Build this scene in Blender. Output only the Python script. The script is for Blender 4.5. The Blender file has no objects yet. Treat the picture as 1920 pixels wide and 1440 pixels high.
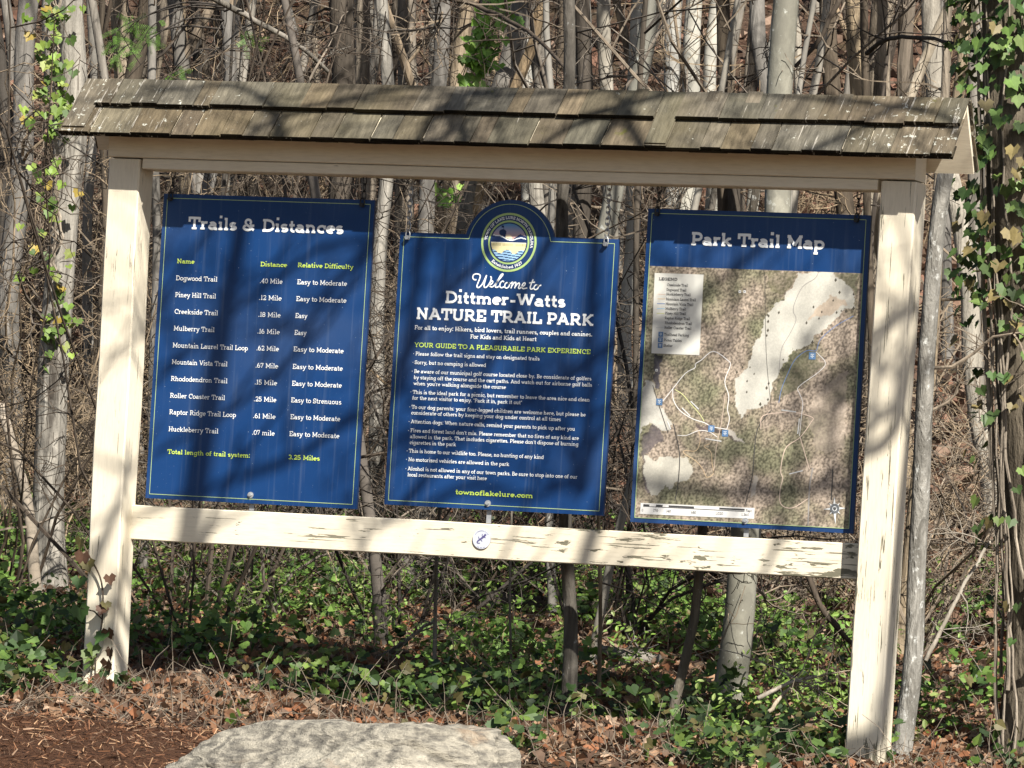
import bpy, math, random
import numpy as np
from mathutils import Matrix, Vector, noise as mnoise
# ---------------------------------------------------------------- camera, sky, sun, exposure
SC=bpy.context.scene
COL=SC.collection
SIGNS=[[0.1994,1.1376,0.7555,2.0101],[1.2575,2.1991,0.7806,1.8838],[2.3142,3.2405,0.7621,2.0106]]
CAM={'pos':[9.6679,-20.5198,0.4115],'r':[0.9333,0.3544,0.0585],'u':[-0.0405,-0.0579,0.9975],'f':[-0.3569,0.9333,0.0397],'F':10343.8}
SCRIPT=[[(1.6003,1.7023),(1.5908,1.702),(1.584,1.7097),(1.5865,1.7206),(1.5978,1.7254),(1.6128,1.7225),(1.6155,1.7127),(1.6093,1.6938),(1.604,1.6778),(1.6065,1.671),(1.6159,1.6733),(1.6291,1.6895),(1.6429,1.722)],[(1.6429,1.722),(1.6367,1.6947),(1.6345,1.6789),(1.6381,1.6721),(1.6474,1.6754),(1.659,1.6925),(1.6642,1.7104),(1.6595,1.7177)],[(1.6545,1.6795),(1.6662,1.6868),(1.6714,1.6959),(1.6669,1.6997),(1.66,1.6935),(1.6587,1.6807),(1.6664,1.675),(1.6776,1.6803),(1.6942,1.7016),(1.7089,1.7193),(1.7136,1.7278),(1.7073,1.7276),(1.6967,1.7115),(1.6857,1.6865),(1.6843,1.6756),(1.6927,1.675),(1.7028,1.6822)],[(1.7198,1.6965),(1.7132,1.7003),(1.7043,1.6921),(1.703,1.6783),(1.7107,1.6736),(1.724,1.679)],[(1.734,1.696),(1.7255,1.6899),(1.7242,1.677),(1.7318,1.6724),(1.7409,1.6786),(1.7434,1.6895),(1.7366,1.6961),(1.7449,1.6905),(1.7565,1.6978),(1.755,1.6879),(1.7508,1.672)],[(1.7524,1.679),(1.762,1.6931),(1.7691,1.6972),(1.7706,1.6904),(1.7665,1.6726)],[(1.7682,1.6785),(1.7779,1.6916),(1.785,1.6948),(1.7865,1.688),(1.7831,1.6761),(1.7875,1.6723),(1.7955,1.6785),(1.8066,1.6848),(1.8114,1.6928),(1.807,1.6966),(1.8,1.6904),(1.7976,1.6786),(1.8042,1.6729),(1.8208,1.6764)],[(1.8438,1.7116),(1.8366,1.6917),(1.8334,1.6768),(1.8389,1.6721),(1.85,1.6784)],[(1.8269,1.6963),(1.8517,1.701)],[(1.8597,1.6915),(1.8517,1.6853),(1.8492,1.6754),(1.8557,1.6707),(1.8649,1.675),(1.8685,1.6849),(1.8618,1.6916),(1.8694,1.6859),(1.8796,1.6902)]]
SEAL=(1.73,1.8567)
SEALR=0.119
T1=[('Trails & Distances',0.3185,1.8665,0.6917,0.0522,0.23,'w'),('Name',0.2772,1.7249,0.0792,0.0191,0.2,'g'),('Distance',0.6506,1.7245,0.1194,0.0191,0.2,'g'),('Relative Difficulty',0.8161,1.7264,0.2462,0.0191,0.2,'g'),('Dogwood Trail',0.2765,1.6549,0.1875,0.0201,0.15,'w'),('Piney Hill Trail',0.2778,1.5858,0.1843,0.0201,0.15,'w'),('Creekside Trail',0.2796,1.517,0.1963,0.0201,0.15,'w'),('Mulberry Trail',0.2804,1.4478,0.1847,0.0201,0.15,'w'),('Mountain Laurel Trail Loop',0.2806,1.3783,0.3382,0.0201,0.15,'w'),('Mountain Vista Trail',0.2814,1.3097,0.2503,0.0201,0.15,'w'),('Rhododendron Trail',0.2816,1.2408,0.2547,0.0201,0.15,'w'),('Roller Coaster Trail',0.2823,1.1715,0.2477,0.0201,0.15,'w'),('Raptor Ridge Trail Loop',0.2836,1.1037,0.2999,0.0201,0.15,'w'),('Huckleberry Trail',0.285,1.0339,0.2245,0.0201,0.15,'w'),('Total length of trail system:',0.2867,0.9413,0.3707,0.0191,0.19,'g'),('3.25 Miles',0.8256,0.9432,0.1401,0.0191,0.19,'g'),('.40 Mile',0.6524,1.6557,0.1016,0.0201,0.15,'w'),('.12 Mile',0.6531,1.5873,0.1015,0.0201,0.15,'w'),('.18 Mile',0.6544,1.5183,0.1004,0.0201,0.15,'w'),('.16 Mile',0.6551,1.4496,0.1004,0.0201,0.15,'w'),('.62 Mile',0.6558,1.3807,0.1004,0.0201,0.15,'w'),('.67 Mile',0.6561,1.3102,0.1014,0.0201,0.15,'w'),('.15 Mile',0.6568,1.2414,0.1004,0.0201,0.15,'w'),('.25 Mile',0.6575,1.1727,0.1009,0.0201,0.15,'w'),('.61 Mile',0.6588,1.1039,0.1004,0.0201,0.15,'w'),('.07 mile',0.6589,1.0358,0.1009,0.0201,0.15,'w'),('Easy to Moderate',0.8178,1.657,0.2211,0.0201,0.15,'w'),('Easy to Moderate',0.818,1.5884,0.2226,0.0201,0.15,'w'),('Easy',0.8187,1.5194,0.054,0.0201,0.15,'w'),('Easy',0.8194,1.4504,0.0541,0.0201,0.15,'w'),('Easy to Moderate',0.8195,1.383,0.2221,0.0201,0.15,'w'),('Easy to Moderate',0.8203,1.3119,0.2221,0.0201,0.15,'w'),('Easy to Moderate',0.8216,1.2433,0.221,0.0201,0.15,'w'),('Easy to Strenuous',0.8222,1.1752,0.2232,0.0201,0.15,'w'),('Easy to Moderate',0.8235,1.1069,0.2215,0.0201,0.15,'w'),('Easy to Moderate',0.8236,1.038,0.2216,0.0201,0.15,'w')]
T2=[('Dittmer-Watts',1.468,1.6029,0.5205,0.0501,0.24,'w'),('NATURE TRAIL PARK',1.3476,1.5332,0.7639,0.0486,0.25,'w'),('For all to enjoy: Hikers, bird lovers, trail runners, couples and canines.',1.3444,1.4917,0.7655,0.0176,0.2,'w'),('For Kids and Kids at Heart',1.5879,1.464,0.2854,0.0176,0.2,'w'),('YOUR GUIDE TO A PLEASURABLE PARK EXPERIENCE',1.3484,1.421,0.758,0.0191,0.18,'g'),('Please follow the trail signs and stay on designated trails',1.3553,1.3872,0.5359,0.0155,0.16,'w'),('Sorry, but no camping is allowed',1.3539,1.3521,0.3096,0.0155,0.16,'w'),('Be aware of our municipal golf course located close by. Be considerate of golfers',1.3539,1.3161,0.763,0.0155,0.16,'w'),('*',1.3432,1.3165,0.0053,0.0155,0.16,'w'),('by staying off the course and the cart paths. And watch out for airborne golf balls',1.3538,1.2913,0.7672,0.0155,0.16,'w'),("when you're walking alongside the course",1.3544,1.2671,0.4,0.0155,0.16,'w'),('This is the ideal park for a picnic, but remember to leave the area nice and clean',1.3534,1.2318,0.7615,0.0155,0.16,'w'),('*',1.3428,1.2324,0.0053,0.0155,0.16,'w'),('for the next visitor to enjoy. "Pack it in, pack it out"',1.3528,1.2086,0.4745,0.0155,0.16,'w'),('To our dog parents: your four-legged children are welcome here, but please be',1.3524,1.1716,0.749,0.0155,0.16,'w'),('*',1.3418,1.1721,0.0053,0.0155,0.16,'w'),('considerate of others by keeping your dog under control at all times',1.3523,1.1484,0.645,0.0155,0.16,'w'),('Attention dogs: When nature calls, remind your parents to pick up after you',1.353,1.113,0.7063,0.0155,0.16,'w'),('*',1.3424,1.1128,0.0053,0.0155,0.16,'w'),("Fires and forest land don't mix. Please remember that no fires of any kind are",1.3532,1.0768,0.7249,0.0155,0.16,'w'),('*',1.3426,1.0762,0.0053,0.0155,0.16,'w'),("allowed in the park. That includes cigarettes. Please don't dispose of burning",1.3532,1.0525,0.7244,0.0155,0.16,'w'),('cigarettes in the park',1.3532,1.0284,0.2013,0.0155,0.16,'w'),('This is home to our wildlife too. Please, no hunting of any kind',1.3521,0.9944,0.5812,0.0155,0.16,'w'),('*',1.3415,0.9942,0.0053,0.0155,0.16,'w'),('No motorized vehicles are allowed in the park',1.3516,0.9596,0.4363,0.0155,0.16,'w'),('*',1.341,0.9596,0.0053,0.0155,0.16,'w'),('Alcohol is not allowed in any of our town parks. Be sure to stop into one of our',1.3514,0.9224,0.7301,0.0155,0.16,'w'),('*',1.3408,0.9221,0.0053,0.0155,0.16,'w'),('local restaurants after your visit here',1.352,0.8982,0.3436,0.0155,0.16,'w'),('*',1.3447,1.3875,0.0053,0.0155,0.16,'w'),('*',1.3437,1.3523,0.0054,0.0155,0.16,'w'),('townoflakelure.com',1.5631,0.8357,0.3346,0.0211,0.24,'g')]
T3=[('Park Trail Map',2.5008,1.8693,0.5569,0.0536,0.25,'w'),('LEGEND',2.3765,1.726,0.0786,0.012,0.25,'k'),('Creekside Trail',2.4127,1.7041,0.0885,0.0109,0.17,'k'),('Dogwood Trail',2.4116,1.6848,0.0835,0.0109,0.17,'k'),('Huckleberry Trail',2.4121,1.6672,0.1025,0.0109,0.17,'k'),('Mountain Laurel Trail',2.4122,1.6475,0.126,0.0109,0.17,'k'),('Mountain Vista Trail',2.4116,1.6284,0.1165,0.0109,0.17,'k'),('Mulberry Trail',2.4117,1.6094,0.0863,0.0109,0.17,'k'),('Piney Hill Trail',2.4116,1.5913,0.0875,0.0109,0.17,'k'),('Raptor Ridge Trail',2.4111,1.572,0.1065,0.0109,0.17,'k'),('Rhododendron Trail',2.4123,1.5529,0.1148,0.0109,0.17,'k'),('Roller Coaster Trail',2.4118,1.5341,0.1137,0.0109,0.17,'k'),('Trailhead Parking',2.4123,1.5067,0.1047,0.0109,0.17,'k'),('Picnic Tables',2.4126,1.4844,0.0756,0.0109,0.17,'k'),('Shelter',2.4122,1.4624,0.0393,0.0109,0.17,'k'),('0',2.3608,0.8061,0.0067,0.0104,0.14,'k'),('170',2.409,0.8072,0.0212,0.0104,0.14,'k'),('340',2.4627,0.8077,0.0212,0.0104,0.14,'k'),('680',2.5683,0.8076,0.0211,0.0104,0.14,'k'),('1,020',2.6696,0.8092,0.0321,0.0104,0.14,'k'),('1,360',2.7777,0.8097,0.0321,0.0104,0.14,'k'),('Feet',2.7945,0.8251,0.0254,0.0104,0.14,'k')]
LEG=[(2.3579,1.7544),(2.5635,1.7549),(2.565,1.4347),(2.3634,1.4349)]
SCALE=[(2.3548,0.8395),(2.8311,0.8426),(2.8309,0.7995),(2.3547,0.7956)]
SCALEBAR=[((2.3665,0.8316),(2.3921,0.8318)),((2.4198,0.8319),(2.4474,0.832)),((2.4729,0.8322),(2.579,0.8327)),((2.6847,0.8332),(2.7901,0.8337))]
MAPBOX=[(2.3339,1.7791),(3.2216,1.7859),(3.2272,0.7851),(2.3321,0.7786)]
MPOLY={'fair':[(2.9575,1.7786),(3.0892,1.783),(3.1983,1.6976),(3.2005,1.661),(3.1268,1.6112),(3.0438,1.5294),(3.0457,1.4979),(2.9594,1.4684),(2.9136,1.4035),(2.8837,1.3497),(2.8706,1.2913),(2.8621,1.2489),(2.8186,1.2365),(2.775,1.2241),(2.7496,1.1862),(2.7283,1.2643),(2.7124,1.3428),(2.7604,1.3764),(2.7839,1.4458),(2.8225,1.5422),(2.8301,1.6004),(2.8977,1.6713)],'lf':[(2.3254,1.2741),(2.3449,1.3227),(2.3733,1.3185),(2.4033,1.2402),(2.4435,1.1783),(2.4737,1.1426),(2.4582,1.1207),(2.401,1.1394),(2.3609,1.1536),(2.3404,1.1209),(2.3318,1.0781),(2.3229,1.1307)],'lg':[(2.3576,1.0235),(2.5366,1.0264),(2.5629,0.9615),(2.471,0.9097),(2.4171,0.8754),(2.3888,0.8793),(2.3613,0.9628)],'pk':[(2.6963,1.1496),(2.7652,1.1105),(2.7775,1.0899),(2.7374,1.1119),(2.6915,1.1362)],'pt':[(2.8062,0.8887),(2.8183,0.9629),(2.8321,0.9635),(2.8339,0.8874)],'dk':[(2.3473,1.1),(2.3724,1.1488),(2.406,1.1502),(2.4312,1.1037),(2.363,1.0264),(2.3707,0.9473),(2.3882,0.8899),(2.3714,0.8891),(2.3418,1.052)],'dk2':[(2.3728,1.4193),(2.4063,1.4206),(2.4001,1.2931),(2.3798,1.3029)],'dk3':[(2.5563,1.162),(2.6348,1.1548),(2.6974,1.1312),(2.7717,1.095),(2.7039,1.1157),(2.625,1.1333),(2.5628,1.1464)],'sand':[(3.0318,1.6392),(3.1003,1.6889),(3.1677,1.6598),(3.1252,1.6373),(3.0611,1.6088),(3.0014,1.5961)],'conif':[(2.9542,1.4629),(3.042,1.4663),(3.0829,1.4259),(2.9894,1.333),(2.9055,1.2612),(2.8832,1.2655),(2.9152,1.3773)],'conif2':[(2.8197,1.774),(2.952,1.7785),(2.8968,1.6871),(2.8456,1.7116)],'conif3':[(3.1004,1.7808),(3.2016,1.7815),(3.198,1.7028),(3.1413,1.7376)],'pinkp':[(3.0568,1.3095),(3.1828,1.4037),(3.1848,1.0898),(3.0701,1.0846),(3.024,1.2137)]}
TRAILS=[('w',0.0027,[(2.4641,1.301),(2.5108,1.3611),(2.5485,1.3838),(2.5503,1.3997),(2.5744,1.4166),(2.6224,1.4528),(2.6857,1.4183),(2.6953,1.3975),(2.6767,1.3361),(2.6968,1.2789),(2.6945,1.226),(2.705,1.1895),(2.6964,1.147)]),('w',0.0027,[(2.4641,1.301),(2.4226,1.2463)]),('w',0.0027,[(2.4616,1.2956),(2.4669,1.2535),(2.4974,1.2124),(2.5495,1.1829),(2.6005,1.1692),(2.6348,1.1548),(2.6964,1.147)]),('y',0.0027,[(2.47,1.2959),(2.5047,1.2762),(2.5404,1.2406),(2.5819,1.2001),(2.6002,1.1745)]),('w',0.0022,[(2.4922,1.1143),(2.5312,1.116),(2.5802,1.1366),(2.625,1.1333),(2.6595,1.1137)]),('o',0.0022,[(2.5802,1.1366),(2.5883,1.0947),(2.5738,1.0571),(2.5293,1.0551),(2.5244,1.0443),(2.5764,1.015),(2.6061,0.9847),(2.6246,0.9539),(2.6514,0.9709),(2.6437,1.0075),(2.6353,1.0546),(2.6062,1.0744),(2.6278,1.0859)]),('b',0.0022,[(3.1923,1.6135),(3.1183,1.5689),(3.0612,1.5143),(3.0472,1.4718),(3.0088,1.4703),(2.9616,1.4317),(2.9323,1.3674),(2.9134,1.3141),(2.9055,1.2612)]),('p',0.0027,[(2.8374,1.1531),(2.8425,1.2059),(2.9189,1.2223),(2.9682,1.2271),(3.0462,1.2094),(3.042,1.1882),(3.0015,1.1288),(2.9488,1.0897),(2.9327,1.0365),(2.93,0.9891),(2.9398,0.9633),(2.9313,0.9209),(2.9375,0.8635),(2.9851,0.85),(3.0487,0.8898)]),('p',0.0027,[(3.0015,1.1288),(3.0473,1.005)]),('w',0.0022,[(3.0475,1.4665),(3.0883,1.4261),(3.0631,1.3884),(2.9843,1.3275),(2.9886,1.3014),(3.0044,1.2653),(3.0021,1.2127),(2.9985,1.1339)]),('d',0.0027,[(2.3767,1.308),(2.4033,1.2402),(2.4526,1.1205)]),('d',0.0033,[(2.4727,1.1584),(2.5049,1.0434),(2.5063,0.9272),(2.4969,0.8527)]),('d',0.0033,[(2.8744,1.2283),(2.8236,1.1525),(2.8149,1.0206),(2.8128,0.9626),(2.7915,0.8564)]),('c',0.0022,[(3.0399,1.7814),(3.025,1.7546),(2.9774,1.7214),(2.9482,1.6573),(2.9449,1.6203),(2.9577,1.5893),(2.9337,1.5305),(2.9041,1.4715),(2.8987,1.3766)]),('d',0.0016,[(2.817,1.774),(2.8316,1.5741),(2.8466,1.4167),(2.8771,1.2285)]),('d',0.0044,[(3.143,1.0094),(3.1446,0.8892)]),('c',0.0049,[(3.0607,1.0109),(3.052,0.9266),(3.0548,0.7854)]),('p',0.0016,[(2.6824,1.2888),(2.6727,1.1723),(2.6568,1.0661),(2.6518,0.9657)])]
LEGLINES=[('p',(2.376,1.67),(2.4085,1.6706)),('o',(2.3765,1.652),(2.4091,1.6526)),('b',(2.3755,1.6328),(2.408,1.6334)),('lb',(2.3761,1.6132),(2.4086,1.6138)),('y',(2.3761,1.5941),(2.4087,1.5947)),('gy',(2.3768,1.5373),(2.4093,1.538))]
ICONS=[((2.4087,1.2431),0.013),((2.6325,1.1468),0.013),((2.6907,1.1309),0.013),((3.0331,1.4502),0.014),((2.3986,1.5116),0.01),((2.3982,1.4893),0.01),((2.3985,1.467),0.01)]
COMPASS=(3.1603,0.8559)
MAPTAGS=[((2.5051,1.2233),(2.5405,1.1931)),((2.5398,1.2512),(2.5751,1.221)),((2.4469,1.1679),(2.4628,1.1368)),((2.6099,1.1062),(2.6771,1.0987)),((2.9945,1.2019),(2.9909,1.1414)),((2.9662,0.9829),(3.0202,0.9985)),((2.9183,1.2328),(2.9792,1.2275))]
SHIELDS=[(2.7181,1.6925),(2.7381,1.6932),(2.3888,1.3685)]
LIMBS=[([(1.3224,1.9675),(0.978,1.8815),(0.7531,1.7222),(0.482,1.5167),(0.2581,1.2895)],0.03),([(1.1648,1.8872),(0.9701,1.6427),(0.867,1.4221),(0.5984,1.1941),(0.2771,1.0059)],0.028),([(0.5794,1.9129),(0.5909,1.7387),(0.5489,1.5845),(0.4416,1.406)],0.022),([(1.3412,1.3109),(1.1175,1.1724),(0.8938,1.0114),(0.617,0.9121),(0.2692,0.765)],0.036),([(1.043,1.6019),(0.9551,1.5121),(0.7801,1.3102)],0.018),([(2.177,1.4717),(2.0257,1.3595),(1.8054,1.244),(1.5823,1.149),(1.3087,1.0943)],0.036),([(1.8357,1.6724),(1.8831,1.4605),(1.9391,1.2921),(2.0853,1.128),(2.1634,0.9616)],0.03),([(1.6321,1.8156),(1.5241,1.7047),(1.4198,1.529),(1.2935,1.3305)],0.03),([(2.1369,1.0241),(1.9176,0.9077),(1.6873,0.9397),(1.4188,0.82),(1.2844,0.7491)],0.03),([(1.6254,1.1937),(1.5,0.9954),(1.3713,0.8392)],0.03),([(3.351,1.0788),(3.1593,1.0075),(2.8981,0.9745),(2.5884,0.9707),(2.3178,1.0111)],0.05),([(2.7486,1.9989),(2.7523,1.7882),(2.7321,1.5348)],0.022),([(2.5953,1.593),(2.4236,1.481),(2.3195,1.3499)],0.03),([(3.4289,1.6023),(3.3255,1.5151),(3.1372,1.3825)],0.04),([(3.4925,1.2513),(3.3245,1.1609),(3.1568,1.0492)],0.035),([(2.5654,2.4592),(2.8112,2.4329),(3.0781,2.3864),(3.4321,2.2945)],0.03),([(2.3637,2.4654),(1.9155,2.4021),(1.6435,2.3637),(1.3685,2.3357),(0.9996,2.2727)],0.022),([(1.6435,2.3637),(1.4113,2.3907),(1.1307,2.4168),(0.8047,2.3769)],0.018),([(2.162,2.4503),(1.874,2.3369),(1.9238,2.2696)],0.015),([(0.4702,2.4132),(0.2589,2.3536),(0.0658,2.3602)],0.028),([(0.8104,2.2899),(0.62,2.3072),(0.424,2.3902),(0.327,2.41)],0.012),([(0.1309,1.3942),(0.0194,1.2581),(-0.0682,1.1226)],0.016),([(3.3805,-0.0614),(3.0789,-0.1224),(2.6366,-0.109),(2.2334,-0.1031),(1.9577,-0.0356)],0.085),([(1.9809,-0.0447),(1.7297,-0.0391),(1.4987,-0.0212),(1.1253,0.0097),(0.7944,0.0438)],0.06),([(0.3835,0.1501),(0.1218,0.1132),(-0.1662,0.0745),(-0.5103,0.0986)],0.09)]
TREES=[([-2.829,5.0,0.527],[-0.0178],0.0604,'grey','dull grey trunk at the far left edge, left of the pale ivy-hung trunk',8.0,'tree'),([-1.585,3.0,0.271],[-0.0246],0.0754,'furrow_pale','pale furrowed trunk with ivy climbing its left side, left of the kiosk',8.0,'tree'),([-1.978,5.0,0.489],[-0.1844],0.0259,'grey','thin bent grey trunk just right of the pale ivy-hung trunk',8.0,'tree'),([-3.985,9.0,1.499],[-0.0932],0.0599,'furrow_tan',"tan furrowed trunk behind the hemlock sprays above the roof's left end",8.0,'tree'),([-4.097,10.0,1.734],[-0.0886],0.0389,'furrow_tan','narrow tan furrowed trunk standing close beside a darker thin one above the trails board',10,'tree'),([-3.092,8.0,1.229],[-0.0738],0.0303,'dark','thin dark trunk beside the narrow tan furrowed one above the trails board',8.0,'tree'),([-4.221,11.0,1.97],[-0.0865],0.0334,'grey','thin grey trunk left of the leaning pale one above the trails board',8.0,'tree'),([-3.595,9.0,1.482],[0.09],0.0281,'smooth_pale','slim pale trunk leaning right above the trails board',8.0,'tree'),([-1.757,7.0,0.939],[-0.085],0.0753,'dark','broad dark brown trunk above the gap between trails and welcome boards',8.0,'tree'),([-2.505,9.0,1.433],[-0.078],0.0481,'furrow_tan','sunlit tan furrowed trunk touching the broad dark trunk',8.0,'tree'),([-2.925,10.0,1.682],[-0.0441],0.032,'grey','thin grey trunk right of the sunlit tan furrowed trunk by the dark one',8.0,'tree'),([-3.708,12.0,2.177],[-0.0036],0.0477,'dark','dark leaning trunk above the left end of the welcome board',8.0,'tree'),([-4.942,16.0,3.152],[-0.0635],0.0649,'smooth_pale','pale far trunk half hidden by twigs left of the ivy column',8.0,'tree'),([-0.599,5.0,0.427],[0.1352],0.0611,'grey','grey leaning trunk with a bright ivy column above the welcome board',8.0,'tree'),([-3.087,13.0,2.379],[-0.0358],0.0383,'smooth_white','narrow whitish trunk right behind the ivy-hung leaning trunk',8.0,'tree'),([1.987,0.42,-0.139],[-0.0589],0.0291,'lichen','dark lichened sapling that passes behind the welcome board to the ground',6,'tree'),([-2.376,12.0,2.117],[-0.0368],0.0639,'smooth_pale','pale trunk directly right of the dark lichened sapling above the roof',8.0,'tree'),([-1.779,11.0,1.86],[-0.0553],0.0488,'smooth_pale','pale slim trunk left of the strongly leaning beech',8.0,'tree'),([-0.616,7.0,0.888],[0.1543],0.0568,'beech','strongly leaning grey-green beech above the right of the welcome board',8.0,'tree'),([-2.429,14.0,2.579],[-0.0607],0.0639,'smooth_white','whitish straight trunk right beside the strongly leaning beech',8.0,'tree'),([-2.02,13.0,2.331],[-0.0109],0.0619,'smooth_white','second whitish trunk right of the strongly leaning beech',8.0,'tree'),([-2.161,14.0,2.567],[-0.0479],0.0495,'smooth_white','third whitish trunk right of the strongly leaning beech',8.0,'tree'),([-2.534,15.0,2.814],[0.0757],0.04,'furrow_tan','tan trunk leaning right between the whitish trunks and the big beech',8.0,'tree'),([-2.004,14.0,2.56],[0.0142],0.0282,'furrow_tan','narrow tan trunk just left of the slim whitish trunk beside the big beech',8.0,'tree'),([-1.615,13.0,2.313],[0.0512],0.0411,'smooth_white',"slim whitish trunk leaning right, touching the big beech's left side",8.0,'tree'),([2.298,1.5,-0.053],[0.0349],0.0627,'beech','big smooth grey beech running down behind the map board to the ivy',8.0,'tree'),([0.199,8.0,1.081],[0.0942],0.0261,'smooth_pale','slim pale trunk leaning right, just right of the big beech',8.0,'tree'),([-1.319,14.0,2.529],[0.0149],0.0316,'grey','thin grey far trunk left of the dark twisted trunk above the map board',8.0,'tree'),([1.842,5.0,0.317],[-0.0708],0.0233,'dark','thin dark trunk against the broad tan furrowed one above the map board',8.0,'tree'),([0.586,9.0,1.294],[-0.0409],0.0748,'furrow_tan','broad tan furrowed trunk above the right end of the map board',8.0,'tree'),([-0.151,12.0,2.017],[-0.0753],0.0296,'grey','thin grey trunk between the broad tan trunk and the leaning dead one',8.0,'tree'),([0.774,6.0,0.595],[0.3256],0.0322,'dead',"bleached dead trunk leaning right above the roof's right end",8.0,'tree'),([0.081,12.0,2.006],[-0.0662],0.0361,'grey','short-looking grey trunk behind the leaning dead trunk',8.0,'tree'),([2.281,4.0,0.197],[0.052],0.0321,'furrow_tan',"tan leaning trunk beside the ivy-covered giant's left flank",8.0,'tree'),([3.761,1.2,-0.149],[-0.0926],0.1621,'furrow_dark','huge dark furrowed trunk wrapped in ivy at the right edge',9,'tree'),([3.301,0.7,-0.179],[0.0507],0.0394,'beech_pale','leaning grey beech sapling with white lichen, right behind the right post',2.35,'snag'),([2.648,3.0,0.081],[0.0002],0.0261,'furrow_tan','tan leaning trunk between the right post and the lichened beech sapling',5,'tree'),([-1.101,9.5,1.485],[-0.0236],0.0431,'smooth_white','whitish trunk filling the gap between the welcome and map boards',8.0,'tree'),([0.957,4.0,0.257],[-0.0389],0.0164,'dark','dark pole-thin trunk in the gap left of the map board',5,'tree'),([-0.768,5.0,0.435],[-0.0403],0.04,'furrow_pale','pale furrowed trunk in the gap between the trails and welcome boards',8.0,'tree'),([0.575,4.0,0.274],[-0.0719],0.0227,'smooth_pale','short pale sapling left of the dark lichened sapling below the rail',4,'tree'),([1.305,2.5,0.091],[0.1772],0.0201,'smooth_pale','pale forked sapling behind the fallen log below the rail',4,'tree'),([2.377,0.5,-0.157],[0.1258],0.0204,'lichen',"slim lichened sapling leaning right below the map board's left end",2.2,'snag'),([2.248,1.8,-0.021],[0.0507],0.0159,'smooth_pale',"thin pale stem standing against the big beech's foot",4,'tree'),([-1.575,4.0,0.371],[-0.0417],0.0234,'grey','grey trunk glimpsed between the left post and the trails board',8.0,'tree'),([-3.343,7.0,1.01],[-0.0522],0.0294,'smooth_pale','pale slim trunk left of the left post under the roof end',8.0,'tree'),([-2.731,6.0,0.753],[-0.0782],0.0212,'dark',"dark thin trunk touching the left post's left edge under the roof end",8.0,'tree'),([-1.395,2.5,0.213],[-0.2793],0.0296,'birch','short leaning peeling birch at the left edge low down',1.2,'snag'),([1.167,1.0,-0.053],[-0.0196],0.0089,'grey','pencil-thin grey stem below the badge on the rail',1.3,'snag'),([1.838,1.2,-0.063],[-0.0657],0.0089,'furrow_tan','pencil-thin tan stem right of the dark lichened sapling',1.3,'snag'),([1.334,1.5,-0.01],[-0.0716],0.0057,'grey','wiry grey stem midway between badge and lichened sapling',1.2,'snag')]
CHERRY=[[-0.287,2.3,3.171],[-0.267,2.3,3.074],[-0.164,2.3,2.701],[-0.072,2.3,2.256],[0.125,2.3,1.541],[0.289,2.3,0.806],[0.338,2.3,0.57],[0.374,2.3,0.357],[0.395,2.3,0.149]]
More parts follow.
